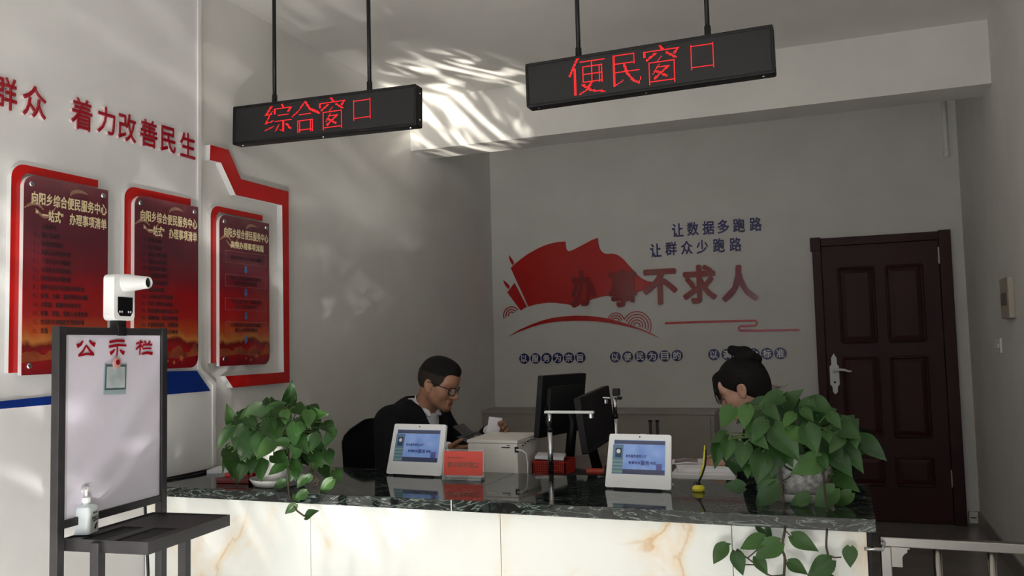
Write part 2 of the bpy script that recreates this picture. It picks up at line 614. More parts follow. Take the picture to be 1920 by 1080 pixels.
hp = hm.build('door_handle', 'white', d1, bevel=.002)
hl = MB().tube([(h0.x, -.04, h0.z + .035), (h0.x, -.085, h0.z + .035)], .012, 12)
hl.tube([(h0.x, -.085, h0.z + .035), (h0.x + .03, -.09, h0.z + .045), (h0.x + .07, -.09, h0.z + .042), (h0.x + .1, -.088, h0.z + .03), (h0.x + .118, -.085, h0.z + .032)], [.011, .01, .009, .008, .005], 10)
hl.build('lever', 'white', hp, smooth=True)
MB().lathe([(0, 0), (.008, 0), (.008, .004), (0, .004)], (h0.x, -.041, h0.z - .05), 14, axis=(0, -1, 0)).build('keyhole', 'black', hp)
for z in (1.86, .27):
    MB().mm((.692, -.045, z), (.704, -.033, z + .12)).build('hinge', 'steel', d1)
MB().mm((-.06, -.038, 1.99), (-.04, -.032, 2.0)).build('door_stop', 'black', d1)

# pipe with a capped end at the top of the back wall
p0, p1 = back(1768, 190, .05), back(1775, 288, .05)
pp = thing('wall_pipe', 'thin white capped pipe hanging below the beam at the right of the back wall', 'pipe', (p1.x, -.035, p1.z))
MB().tube([(p1.x, -.035, p1.z + .02), (p1.x, -.035, ZC - .01)], .016, 14).build('pipe', 'white', pp, smooth=True, world=True)
MB().lathe([(.001, 0), (.019, 0), (.021, .006), (.021, .04), (.017, .045)], (p1.x, -.035, p1.z - .02), 16).build('pipe_cap', 'white', pp, smooth='auto', world=True)

# right wall: switch panel and hook
a, c = at(1877, 524, 0, XR - .02), at(1897, 596, 0, XR - .02)
sw = thing('wall_control', 'small pale rectangular control box on the right wall', 'switch', (XR, (a.y + c.y) / 2, c.z))
y0, y1 = sorted((a.y, c.y))
M['beige'] = mat('beige_plastic', 'b3ab9d', 0.5)
M['tan'] = mat('tan_plastic', '7d7468', 0.4)
MB().mm((XR - .03, y0, c.z), (XR, y1, a.z)).build('casing', 'beige', sw, bevel=.004, world=True)
MB().mm((XR - .033, y0 + .03, c.z + .07), (XR - .029, y1 - .03, a.z - .08)).build('display', 'tan', sw, world=True)
a, c = at(1869, 634, 0, XR), at(1880, 662, 0, XR)
y0, y1 = sorted((a.y, c.y))
hk = thing('wall_switch', 'small white wall switch below the control box', 'switch', (XR, (a.y + c.y) / 2, c.z))
MB().mm((XR - .012, y0, c.z), (XR, y1, a.z)).build('plate', 'white', hk, bevel=.003, world=True)
MB().mm((XR - .02, y0 + .02, c.z + .03), (XR - .011, y1 - .02, a.z - .03)).build('rocker', 'white', hk, bevel=.002, world=True)
# socket low down beside the door
so = thing('wall_socket', 'small grey wall socket low beside the door frame', 'socket', (.825, 0, .06))
MB().mm((.795, -.022, .02), (.85, -.012, .1)).build('plate', 'ivory', so, bevel=.003, world=True)
MB().mm((.805, -.0235, .055), (.84, -.0215, .062)).build('slot', 'black', so, world=True)

# ------------------------------------------------------------------ left wall board, lettering and posters
UL, VL = (0, 1, 0), (0, 0, 1)
XP = -2.78                                              # face of the white board
def lp(pts, X):
    return [(lambda q: (q.y, q.z))(left(x, y, X)) for x, y in pts]
edge = lp([(375, 60), (375, 690), (401, 718), (402.6, 800)], XP)
e0 = edge[0][0]
poly = [(-8.4, .02), (edge[3][0], .02)] + [edge[3], edge[2], edge[1], (edge[1][0], 3.05), (-8.4, 3.05)]
wb = thing('wall_board', 'large white board with a blue stripe covering the front of the left wall', 'board', (XL, -6, 0.02))
MB().prism(poly, (XL, 0, 0), UL, VL, 0.001, XP - XL).build('panel', 'pvc', wb, world=True)
rim = []
for off in (0.0, -.02):
    rim.append([(edge[3][0] + off, .82), (edge[3][0] + off, edge[2][1] + off * .3), (edge[1][0] + off, edge[1][1] + off * .3), (edge[1][0] + off, 3.04)])
MB().prism(rim[0] + rim[1][::-1], (XP, 0, 0), UL, VL, 0, .008).build('edge_strip', 'pvc', wb, world=True)
st = lp([(-200, 773), (100, 742), (112, 741), (150, 699), (369, 695), (395, 733), (200, 749.5), (0, 767), (-200, 784)], XP + .012)
MB().prism(st, (XP, 0, 0), UL, VL, .0, .012, 0, 1).build('stripe', ['blue', 'pvc'], wb, world=True)

SLOGAN = [('群', -16, 137, 34, 209), ('众', 44, 155, 89, 226), ('着', 135, 179, 175, 249), ('力', 184, 195, 218, 257),
          ('改', 223, 207, 257, 271), ('善', 264, 219, 297, 281), ('民', 302, 232, 331, 291), ('生', 339, 244, 368, 301)]
def wall_letter(name, label, cat, grp, ch, o, u, v, w_, h_, d0, d1, mf, ms, bold):
    mb = MB()
    letter(mb, ch, o, u, v, w_, h_, d0, d1, bold, 0, 1)
    c0 = Vector(o) + Vector(u) * (w_ / 2)
    t = MB()
    t.v = [tuple(Vector(q) - c0) for q in mb.v]; t.f = mb.f; t.m = mb.m
    ob = t.build(name, [mf, ms])
    ob.location = c0
    return tag(ob, label, cat, grp)
M['letter_edge'] = mat('pink_white_edge', 'd9c6c8', 0.5)
for ch, x0, y0, x1, y1 in SLOGAN:
    X = XP + .018
    # the box in the picture leans with the perspective: measure height at its middle
    xm, ym = (x0 + x1) / 2, (y0 + y1) / 2
    a, c = left(x0, ym, X), left(x1, ym, X)
    t_, b_ = left(xm, y0 + 5, X), left(xm, y1 - 5, X)
    wall_letter('wall_letter', 'raised crimson character %s in the slogan high on the left wall' % ch, 'letter', 'slogan letters on the left wall',
                ch, (XP, a.y, b_.z), UL, VL, c.y - a.y, t_.z - b_.z, 0, .014, 'red_letter', 'letter_edge', .022)

# posters
M['poster'] = mat('poster_print', '5a1c24', 0.12, coat=0.3)
N, L, b = nodes(M['poster'])
tc = N.new('ShaderNodeTexCoord')
sx = N.new('ShaderNodeSeparateXYZ')
L.new(tc.outputs['Generated'], sx.inputs[0])
nz = noise(N, L, 3.0, 5, 0.6, 'Generated', (1, 1, 1.6))
ad = N.new('ShaderNodeMath'); ad.operation = 'MULTIPLY_ADD'
ad.inputs[1].default_value = .16
sb = N.new('ShaderNodeMath'); sb.operation = 'SUBTRACT'
sb.inputs[1].default_value = .08
L.new(nz.outputs['Fac'], ad.inputs[0]); L.new(sx.outputs['Z'], ad.inputs[2]); L.new(ad.outputs[0], sb.inputs[0])
rp = ramp(N, [(0.0, '7d141d'), (.10, '981b22'), (.15, '6b1a1a'), (.175, 'b8753a'), (.215, 'ab4a26'), (.30, '9c2220'), (.42, '96181d'), (.55, '74202a'), (.72, '5f2833'), (.92, '66303b'), (1.0, '7d444b')])
L.new(sb.outputs[0], rp.inputs[0])
L.new(rp.outputs[0], b.inputs['Base Color'])
M['poster_text'] = mat('poster_text', '2d1c24', 0.6)
M['ribbon'] = mat('ribbon_print', 'a07a66', 0.4)
M['arrow'] = mat('arrow_print', '4a6a9c', 0.4)
M['boxline'] = mat('box_print', '8d5a5c', 0.5)
M['star'] = mat('star_print', 'b5603f', 0.5)
M['ridge'] = vary(mat('ridge_print', '7c2118', 0.5), '6a1a16', '9a4a22', 14)

LIST1 = ['1、人社业务', '2、城乡低保类', '3、社会救助业务', '4、残疾人办理类项目', '5、个体工商户办照类', '6、农村危房改造类项', '7、养老保险办理类项',
         '8、城乡居民养老保险办理业务', '9、低保、五保、临时救助办理类', '10、公租房、廉租房办理业务', '11、老龄、优抚、残疾人办理业务', '12、农村妇女两癌医疗保险办理', '13、其他']
LIST2 = ['14、林权类办证', '15、城乡户籍办', '16、流动人口登记类', '17、退役人员登记类', '18、建房用地审批类', '19、生育服务登记类', '20、种粮直补办理类', '21、退耕还林补贴',
         '22、公益性岗位申报办理', '23、农村土地承包流转办', '24、农业保险及病虫防治工作', '25、动物防疫、检疫办理业务', '26、矛盾纠纷调处、法律咨询', '27、其他便民服务、代办业务']
def poster(label, x0, x1, ztop, zbot, redpx, redlabel, title2, lines, flow=False):
    """x0,x1: y of the left and right edge on the wall"""
    # red bracket behind
    rx0, rx1, rxi, rt, rtb, rb = redpx
    r = .055
    out = [(rx0, rb)] + [(rx0, rt - r)] + [(rx0 + r - r * math.cos(a), rt - r + r * math.sin(a)) for a in [PI / 2 * k / 6 for k in range(1, 7)]] + [(rx1, rt), (rx1, rtb)] + \
          [(rxi + .02, rtb), (rxi, rtb - .02), (rxi, rb)]
    base = XP if x1 < -3.7 else XL
    t0 = MB().prism(out, (base, 0, 0), UL, VL, .0005, .022, 0, 1)
    c0 = Vector((base, rx0, rb))
    t0.v = [tuple(Vector(q) - c0) for q in t0.v]
    rbk = t0.build('red_bracket', ['red', 'pvc'])
    rbk.location = c0
    tag(rbk, redlabel, 'bracket', 'red brackets behind the posters')
    # the board
    XF = base + .045
    po = thing('poster_board', label, 'poster', (base + .022, x0, zbot), group='red notice posters')
    W_, H_ = x1 - x0, ztop - zbot
    rr = rrect(x0, zbot, x1, ztop, .045, 8, (0, 1, 0, 1))
    MB().prism(rr, (base, 0, 0), UL, VL, .023, .041).build('backing', 'pvc', po, world=True)
    MB().prism(rr, (base, 0, 0), UL, VL, .041, .045).build('print', 'poster', po, world=True)
    def P(a, c, d=0.0005):
        return Vector((XF + d, x0 + a * W_, zbot + c * H_))
    tm = MB()
    line_text(tm, '向阳乡综合便民服务中心', P(.07, .855), UL, VL, .91 * W_, .068 * H_, .0004, .02)
    if flow:
        line_text(tm, title2, P(.2, .785), UL, VL, .68 * W_, .052 * H_, .0004, .02)
    else:
        line_text(tm, '“一站式”', P(.12, .775), UL, VL, .36 * W_, .066 * H_, .0004, .02)
        line_text(tm, '办理事项清单', P(.51, .775), UL, VL, .47 * W_, .066 * H_, .0004, .02)
    tm.build('title', 'gold', po, world=True)
    bm_ = MB()
    if not flow:
        n = len(lines)
        for i, t in enumerate(lines):
            k = t.index('、')
            z = .735 - i * (.575 / n) * (1.0)
            hh = .03
            line_text(bm_, t[:k + 1], P(.105, z), UL, VL, .075 * W_, hh * H_, .0003, .005)
            line_text(bm_, t[k + 1:], P(.19, z), UL, VL, min(.043 * len(t[k + 1:]), .72) * W_, hh * H_, .0003, .012)
        bm_.build('list_text', 'poster_text', po, world=True)
    else:
        bx = MB()
        rows = (('群众向服务窗口提出申请', ''), ('窗口人员受理材料审核', '符合条件当场办理'), ('不符合条件的一次性告知', '补充材料'), ('办理完成后通知群众领取', '窗口人员资料归档备查'))
        for i, (t1, t2) in enumerate(rows):
            zt = .765 - i * .158
            z0_, z1_ = zt - .078, zt
            for (a0, b0), (a1, b1) in (((.1, z0_), (.92, z0_)), ((.1, z1_), (.92, z1_)), ((.1, z0_), (.1, z1_)), ((.92, z0_), (.92, z1_))):
                bx.bar(P(a0, b0), P(a1, b1), .002, .0006, up=(1, 0, 0))
            line_text(bm_, t1, P(.2, zt - (.055 if not t2 else .035)), UL, VL, .62 * W_, .028 * H_, .0004, .012)
            if t2:
                line_text(bm_, t2, P(.28, zt - .068), UL, VL, .46 * W_, .028 * H_, .0004, .012)
            zc = z0_ - .012
            MB().prism([(-.022, 0), (-.022, -.03), (-.04, -.03), (0, -.058), (.04, -.03), (.022, -.03), (.022, 0)], P(.5, zc), Vector(UL) * W_, Vector(VL) * H_, .0003, .0008).build('flow_arrow', 'arrow', po, world=True)
        bm_.build('flow_text', 'poster_text', po, world=True)
        bx.build('flow_boxes', 'boxline', po, world=True)
    # ribbons, ridge line and stars of the print
    def arc(pts, wd):
        rb_ = MB()
        for i in range(len(pts) - 1):
            t = i / (len(pts) - 1)
            rb_.bar(P(*pts[i]), P(*pts[i + 1]), wd * W_ * (.25 + math.sin(PI * (t + .08))), .0007, up=(1, 0, 0))
        rb_.build('ribbon_motif', 'ribbon', po, world=True)
    arc([(.52 + .16 * (1 - math.cos(a)) * .8, .93 + .033 * math.sin(a)) for a in [PI * .75 * k / 10 for k in range(11)]], .03)
    arc([(.0 + .3 * t, .83 + .03 * math.sin(t * 4) - .03 * (t > .5) * (t - .5)) for t in [k / 10 for k in range(8)]], .028)
    arc([(.12 + .24 * t, .835 - .05 * math.sin(PI * t) + .03 * t) for t in [k / 10 for k in range(11)]], .026)
    rg = MB()
    rnd = random.Random(3)
    top = [(k / 24, .105 + .035 * math.sin(k * .9) * (k / 24) + rnd.uniform(0, .018)) for k in range(25)]
    rg.prism([(0.0, .06)] + top + [(1.0, .075), (.7, .055), (.35, .075)], P(0, 0, 0), Vector(UL) * W_, Vector(VL) * H_, .0002, .0005)
    rg.build('ridge_motif', 'ridge', po, world=True)
    for cx, cy, r in ((.72, .06, .05), (.6, .035, .03), (.5, .045, .02)):
        MB().prism([(cx + r * (1 if k % 2 == 0 else .42) * math.sin(PI * k / 5 + .3), cy + r * W_ / H_ * (1 if k % 2 == 0 else .42) * math.cos(PI * k / 5 + .3)) for k in range(10)], P(0, 0, 0), Vector(UL) * W_, Vector(VL) * H_, .0004, .0009).build('star_motif', 'star', po, world=True)
    for a, c in ((.075, .955), (.93, .965), (.075, .045)):
        s_ = MB().lathe([(0, .006), (.009, .006), (.011, .003), (.011, 0)], P(a, c, 0), 14, axis=(1, 0, 0))
        s_.build('mounting_stud', 'chrome', po, world=True)
    return po
def yl(px, py, X): return left(px, py, X).y
def zl(px, py, X): return left(px, py, X).z
XA = XP + .045; XB = XP + .022
poster('red poster listing services, first from the left on the left wall', yl(44, 500, XA), yl(202, 500, XA), zl(120, 340.5, XA), zl(60, 703, XA),
       (yl(18.5, 500, XB), yl(184, 345, XB), yl(38, 500, XB), zl(100, 320, XB), zl(184, 352, XB), zl(26, 699, XB)), 'red corner bracket behind the leftmost poster', '', LIST1)
poster('red poster listing services, middle one behind the white stand', yl(253, 500, XA), yl(371.5, 500, XA), zl(330, 380, XA), zl(340, 690, XA),
       (yl(232.5, 500, XB), yl(357.5, 380, XB), yl(248, 500, XB), zl(300, 361, XB), zl(357, 388, XB), zl(340, 694, XB)), 'red corner bracket behind the middle poster', '', LIST2)
XA = XL + .045; XB = XL + .022
poster('red poster with a flow chart of boxes and blue arrows, nearest the counter', yl(412.5, 550, XA), yl(505, 550, XA), zl(460, 410.5, XA), zl(450, 685, XA),
       (yl(395, 550, XB), yl(492.4, 410, XB), yl(406.2, 550, XB), zl(430, 391, XB), zl(492, 414, XB), zl(401, 681, XB)), 'red corner bracket behind the flow chart poster', '高频办理事项流程', [], True)

br_ = lp([(394.4, 271.3), (428.5, 281), (451.9, 335.6), (541, 359.3), (543.3, 717), (437, 727), (422.2, 705.3), (532.3, 697.8), (529, 384.8), (442, 365.7), (414.3, 305), (393, 300)], XL + .035)
t0 = MB().prism(br_, (XL, 0, 0), UL, VL, .0005, .035, 0, 1)
c0 = Vector((XL, br_[5][0], br_[5][1]))
t0.v = [tuple(Vector(q) - c0) for q in t0.v]
o = t0.build('red_bracket', ['red', 'pvc'])
o.location = c0
tag(o, 'large angular red bracket framing the flow chart poster', 'bracket')

# ------------------------------------------------------------------ back wall art
UB, VB = (1, 0, 0), (0, 0, 1)
def cb(x, y): return (900 + x / 3.097, 380 + y / 3.097)
def bp(pts, d=.012):
    return [(lambda q: (q.x, q.z))(back(*cb(x, y), d)) for x, y in pts]
def wall_piece(name, poly, label, cat, mf='red', ms='pvc', d0=.0005, d1=.012, group=None):
    x0 = sum(p[0] for p in poly) / len(poly); z0 = min(p[1] for p in poly)
    t = MB().prism([(a - x0, c - z0) for a, c in poly], (0, 0, 0), UB, VB, d0, d1, 0, 1)
    ob = t.build(name, [mf, ms])
    ob.location = (x0, 0, z0)
    return tag(ob, label, cat, group)
flag = [(195, 362), (215, 345), (240, 325), (270, 303), (300, 285), (335, 266), (370, 250), (400, 240), (430, 232), (465, 227), (497, 225), (499, 250), (503, 272), (515, 282), (535, 276), (560, 264), (600, 243),
        (650, 216), (685, 203), (688, 235), (694, 262), (706, 283), (722, 294), (740, 298), (760, 296), (778, 297), (800, 304), (820, 318), (840, 336), (862, 362), (885, 386), (915, 420), (940, 440), (970, 454), (1010, 464),
        (1000, 482), (975, 500), (950, 508), (920, 518), (900, 530), (870, 540), (840, 543), (800, 540), (740, 541), (700, 547), (670, 556), (635, 566), (600, 576), (575, 598), (548, 611), (535, 605), (526, 595),
        (505, 590), (480, 587), (440, 582), (400, 581), (360, 585), (320, 592), (280, 604), (178, 380)]
wall_piece('wall_flag', bp(flag), 'large red waving flag emblem on the back wall', 'wall art')
wall_piece('flag_pole', bp([(200, 466), (272, 604), (236, 627), (158, 521)]), 'short red slanted bar beside the flag emblem', 'wall art')
wall_piece('spear_tip', bp([(166, 303), (184, 325), (197, 347), (190, 364), (176, 345), (170, 325)]), 'small red pointed tip above the flag emblem', 'wall art')
wall_piece('spear_tip', bp([(134, 448), (155, 465), (173, 485), (168, 503), (150, 486), (140, 468)]), 'small red pointed tip above the short slanted bar', 'wall art')
up = [(160, 778), (230, 737), (300, 706), (360, 684), (420, 669), (485, 660), (550, 656), (615, 657), (680, 662), (740, 672), (800, 687), (865, 707), (930, 730), (995, 758), (1055, 792)]
lo_ = [(990, 764), (930, 740), (865, 722), (800, 708), (740, 697), (680, 690), (615, 687), (550, 686), (485, 688), (420, 694), (360, 705), (300, 722), (230, 748)]
wall_piece('swoosh', bp(up + lo_), 'long red arched swoosh below the flag emblem', 'wall art')
def arcs(cx, cy, rs, a0, a1, label, wd=6):
    t = MB()
    c = bp([(cx, cy)])[0]
    k = (bp([(cx + 100, cy)])[0][0] - c[0]) / 100
    for r, b0, b1 in rs:
        n = 20
        oo = [(r * math.cos(b0 + (b1 - b0) * i / n) * k, r * math.sin(b0 + (b1 - b0) * i / n) * k) for i in range(n + 1)]
        ii = [((r - wd) * math.cos(b0 + (b1 - b0) * i / n) * k, (r - wd) * math.sin(b0 + (b1 - b0) * i / n) * k) for i in range(n + 1)]
        t.prism(oo + ii[::-1], (0, 0, 0), UB, VB, .0005, .008, 0, 1)
    ob = t.build('cloud_motif', ['red', 'pvc'])
    ob.location = (c[0], 0, c[1])
    tag(ob, label, 'wall art', 'cloud motifs under the flag')
D_ = math.radians
arcs(788, 690, [(52, D_(12), D_(170)), (38, D_(8), D_(172)), (24, D_(8), D_(170))], 0, 0, 'small red ripple motif on the swoosh, left of the big one')
arcs(910, 716, [(86, D_(-27), D_(152)), (70, D_(-22), D_(158)), (54, D_(-20), D_(165)), (38, D_(-18), D_(170)), (22, D_(-15), D_(175))], 0, 0, 'big red ripple motif at the right of the swoosh')
arcs(182, 655, [(50, D_(35), D_(200)), (36, D_(40), D_(195)), (22, D_(45), D_(190))], 0, 0, 'small red ripple motif at the foot of the flag')
def stroke(pts, wd):
    o1, o2 = [], []
    for i, p in enumerate(pts):
        a = pts[max(i - 1, 0)]; c = pts[min(i + 1, len(pts) - 1)]
        dx, dy = c[0] - a[0], c[1] - a[1]
        l = math.hypot(dx, dy)
        o1.append((p[0] - dy / l * wd / 2, p[1] + dx / l * wd / 2)); o2.append((p[0] + dy / l * wd / 2, p[1] - dx / l * wd / 2))
    return o1 + o2[::-1]
pts = [(1073, 700), (1300, 692), (1590, 685)] + [(1592 + 15 * math.sin(a), 700 - 15 * math.cos(a)) for a in [PI * k / 8 for k in range(1, 9)]] + [(1550, 717), (1517, 717)] + \
      [(1515 - 12 * math.sin(a), 730 - 13 * math.cos(a)) for a in [PI * k / 8 for k in range(1, 9)]] + [(1600, 743), (1855, 738)]
wall_piece('line_motif', bp(stroke(pts, 13), .008), 'thin red line with an S-shaped fold under the big characters', 'wall art', d1=.008)

M['red_mirror'] = mat('glossy_red_acrylic', '8d1d20', 0.1)
for ch, x0, y0, x1, y1 in (('办', 528, 392, 668, 606), ('事', 745, 385, 912, 606), ('不', 945, 384, 1146, 593), ('求', 1175, 360, 1372, 586), ('人', 1400, 361, 1612, 574)):
    a, c = back(*cb(x0, (y0 + y1) / 2), .03), back(*cb(x1, (y0 + y1) / 2), .03)
    t_, b_ = back(*cb((x0 + x1) / 2, y0), .03), back(*cb((x0 + x1) / 2, y1), .03)
    on_flag = ch in '办事'
    wall_letter('wall_letter', 'big raised red character %s %s on the back wall' % (ch, 'overlapping the flag emblem' if on_flag else 'right of the flag emblem'), 'letter', 'big red characters on the back wall', ch,
                (a.x, 0, b_.z), UB, VB, c.x - a.x, t_.z - b_.z, .0125 if on_flag else .0005, .03, 'red_mirror', 'red_mirror' if on_flag else 'letter_edge', .035)
for chars, cen, row in (('让数据多跑路', [(1147, 160), (1235, 152), (1325, 146), (1412, 139), (1503, 132), (1600, 125)], 'upper'), ('让群众少跑路', [(1020, 277), (1108, 267), (1200, 261), (1290, 256), (1386, 248), (1483, 243)], 'lower')):
    for ch, (x, y) in zip(chars, cen):
        p = back(*cb(x, y), .012)
        s_ = .098
        wall_letter('wall_letter', 'small raised navy character %s in the %s blue line on the back wall' % (ch, row), 'letter', 'navy characters on the back wall', ch,
                    (p.x - s_ * .47, 0, p.z - s_ * .55), UB, VB, s_ * .94, s_ * 1.12, .0005, .012, 'navy', 'navy', .02)
cnt = 0
for chars, x0, y0, dx, dy, where in (('以服务为宗旨', 982.6, 672.5, 21.0, -.45, 'left'), ('以便民为目的', 1153.5, 669.6, 23.2, -.6, 'middle'), ('以满意为标准', 1338.5, 665, 24.9, -.5, 'right')):
    for i, ch in enumerate(chars):
        p = back(x0 + dx * i, y0 + dy * i, .01)
        r = .0445
        di = thing('letter_disc', 'round navy disc with the white character %s in the %s motto' % (ch, where), 'letter', (p.x, 0, p.z - r), group='round motto discs')
        MB().lathe([(r, .0005), (r, .008), (r - .002, .01), (0, .01)], (p.x, 0, p.z), 32, axis=(0, -1, 0)).build('disc', 'navy', di, world=True)
        g = MB()
        letter(g, ch, (p.x - .03, 0, p.z - .032), UB, VB, .06, .064, .0098, .013, .022)
        g.build('character', 'pvc', di, world=True)

# ------------------------------------------------------------------ hanging LED signs
M['ledface'] = mat('led_face', '161618', 0.55)
N, L, b = nodes(M['ledface'])
tc = N.new('ShaderNodeTexCoord')
wv = N.new('ShaderNodeTexWave'); wv.inputs['Scale'].default_value = 66; wv.bands_direction = 'X'
L.new(tc.outputs['Object'], wv.inputs['Vector'])
r_ = ramp(N, [(.3, '131315'), (.9, '222226')])
L.new(wv.outputs['Fac'], r_.inputs[0]); L.new(r_.outputs[0], b.inputs['Base Color'])
M['led'] = mat('red_led', 'ff2026', 0.5, emit=0.9)
GL = {
 '口': [((6, 27), (6, 4), 1), ((26, 27), (26, 4), 2), ((6, 26), (26, 26), 1), ((6, 6), (26, 6), 1)],
 '民': [((6, 28), (24, 28), 1), ((6.5, 28), (6.5, 3), 2), ((7, 3), (14, 7), 1), ((24, 28), (24, 20), 1), ((6, 21), (24, 21), 1), ((6, 14), (28, 14), 1), ((15, 21), (18, 12), 2), ((18, 12), (23, 6), 2), ((23, 6), (28, 3), 2), ((28, 3), (29, 8), 1)],
 '便': [((9, 30), (2, 17), 1.5), ((6.5, 22), (6.5, 2), 2), ((11, 27), (30, 27), 1), ((13, 23), (13, 11), 1), ((27, 23), (27, 10), 2), ((13, 23), (27, 23), 1), ((13, 17), (27, 17), 1), ((13, 11), (27, 11), 1),
        ((20, 27), (20, 11), 2), ((20, 11), (16, 5), 1.5), ((16, 5), (10, 2), 1), ((13, 9), (19, 4), 1.5), ((19, 4), (30, 2), 2)],
 '窗': [((15, 31), (17, 28), 2), ((3, 27), (29, 27), 1), ((3, 27), (2, 23), 2), ((29, 27), (26, 23), 2), ((11, 25), (4, 20), 1.5), ((20, 25), (27, 20), 1.5), ((16, 22), (13, 19), 1), ((6, 18), (6, 1), 2), ((26, 18), (26, 1), 2),
        ((6, 18), (26, 18), 1), ((6, 3), (26, 3), 1), ((14, 16), (9, 9), 1), ((12, 14), (21, 14), 1), ((21, 14), (10, 5), 1.5), ((12, 11), (20, 6), 1.5)],
 '综': [((9, 30), (3, 22), 1.5), ((3, 22), (9, 22), 1), ((10, 25), (2, 13), 1), ((2, 13), (11, 15), 1), ((2, 6), (11, 9), 1), ((20, 31), (22, 28), 2), ((13, 27), (30, 27), 1), ((13, 27), (12, 22), 1.5), ((30, 27), (27, 23), 1.5),
        ((16, 20), (27, 20), 1), ((13, 14), (30, 14), 1), ((21.5, 14), (21.5, 3), 2), ((21, 3), (18, 5), 1), ((17, 10), (13, 4), 1), ((25, 10), (29, 5), 2)],
 '合': [((16, 30), (9, 22), 1), ((9, 22), (2, 17), 1), ((16, 30), (22, 22), 2), ((22, 22), (31, 17), 2.5), ((10, 18), (22, 18), 1), ((9, 12), (9, 1), 2), ((23, 12), (23, 1), 2), ((9, 12), (23, 12), 1), ((9, 3), (23, 3), 1)],
}
def led_sign(label, tl, tr, br__, bl, chars, cpx, rods):
    Y = -3.5
    P = [at(*q, 1, Y) for q in (tl, tr, br__, bl)]
    u = (P[1] - P[0]); Lg = u.length; u.normalize()
    cx = sum((p for p in P), Vector()) / 4
    Hh = ((P[0] - P[3]).length + (P[1] - P[2]).length) / 2
    ang = math.atan2(u.z, u.x)
    s_ = thing('led_sign', label, 'sign', (cx.x, Y, cx.z), group='hanging LED signs')
    Rm = Matrix.Rotation(-ang, 3, 'Y')
    def Lc(a, y, c):
        return Rm @ Vector((a, y, c))
    hb = MB()
    for y0, z0, z1 in ((.0, -Hh / 2, Hh / 2),):
        hb.box((0, .03, 0), (Lg, .06, Hh), 0, Rm)
    hb.build('housing', 'black', s_, bevel=.008)
    fr_ = MB()
    t = .012
    fr_.box(Lc(0, -.003, Hh / 2 - t / 2), (Lg - .004, .01, t), 0, Rm).box(Lc(0, -.003, -Hh / 2 + t / 2), (Lg - .004, .01, t), 0, Rm)
    fr_.box(Lc(-Lg / 2 + t / 2, -.003, 0), (t, .01, Hh - .01), 0, Rm).box(Lc(Lg / 2 - t / 2, -.003, 0), (t, .01, Hh - .01), 0, Rm)
    fr_.build('bezel', 'black', s_, bevel=.003)
    sc_ = MB().box(Lc(0, -.0015, 0), (Lg - 2 * t, .004, Hh - 2 * t), 0, Rm)
    scr = sc_.build('display_face', 'ledface', s_)
    for ch, (x0, y0, x1, y1) in zip(chars, cpx):
        A = at(x0, (y0 + y1) / 2, 1, Y) - Vector((cx.x, Y, cx.z)); B = at(x1, (y0 + y1) / 2, 1, Y) - Vector((cx.x, Y, cx.z))
        T = at((x0 + x1) / 2, y0, 1, Y) - Vector((cx.x, Y, cx.z)); Bo = at((x0 + x1) / 2, y1, 1, Y) - Vector((cx.x, Y, cx.z))
        wd, hh = B.x - A.x, T.z - Bo.z
        mid = Vector(((A.x + B.x) / 2, 0, (T.z + Bo.z) / 2))
        seen = set()
        dots = MB()
        for (ax_, ay), (bx_, by), wk in GL[ch]:
            n = int(max(abs(bx_ - ax_), abs(by - ay)) / .5) + 1
            for i in range(n + 1):
                gx, gy = ax_ + (bx_ - ax_) * i / n, ay + (by - ay) * i / n
                ks = (-.5, .5) if wk >= 1.5 else (0,)
                for kx in ks:
                    seen.add((round(gx + kx), round(gy)))
                if wk >= 2.5:
                    seen.add((round(gx), round(gy) + 1))
        for gx, gy in seen:
            p = mid + Vector(((gx - 16) / 28 * wd, 0, (gy - 16) / 29 * hh))
            p = Vector((p.x, -.0042, p.z + 0 * ang))
            dots.box(p, (wd / 28 * .66, .0016, hh / 29 * .66), 0, Rm)
        dots.build('led_character', 'led', s_)['label'] = 'red glowing character ' + ch
    for px, py in rods:
        q = at(px, py, 1, Y + .03)
        a = q - Vector((cx.x, Y, cx.z))
        MB().tube([(a.x, .03, a.z - .01), (a.x, .03, ZC - cx.z)], .0095, 14).build('hanging_rod', 'black', s_, smooth=True)
        MB().lathe([(.012, -.01), (.013, .0), (.013, .035), (.0095, .04)], (a.x, .03, a.z), 14).build('rod_socket', 'black', s_, smooth='auto')
    for dz in (-.06, .06):
        MB().lathe([(0, .003), (.004, .002), (.005, 0)], Lc(Lg / 2, .03, dz), 8, axis=(1, 0, 0)).build('screw', 'chrome', s_)
    for dx in (-.46, .0, .46):
        MB().lathe([(0, .003), (.004, .002), (.005, 0)], Lc(dx, .02, -Hh / 2), 8, axis=(0, 0, -1)).build('screw', 'chrome', s_)
led_sign('black hanging LED sign reading 综合窗口 in red, the left one', (437, 201), (780, 158), (782, 237), (440, 271), '综合窗口',
         [(498, 198, 547, 250), (549, 190, 597, 246), (600, 185, 648, 241), (658, 181, 701, 228)], [(515, 192), (693, 168)])
led_sign('black hanging LED sign reading 便民窗口 in red, the right one', (985, 121), (1449, 46), (1453, 137), (990, 203), '便民窗口',
         [(1068, 107, 1134, 177), (1142, 97, 1203, 163), (1208, 86, 1274, 155), (1288, 76, 1346, 134)], [(1085, 106), (1327, 66)])
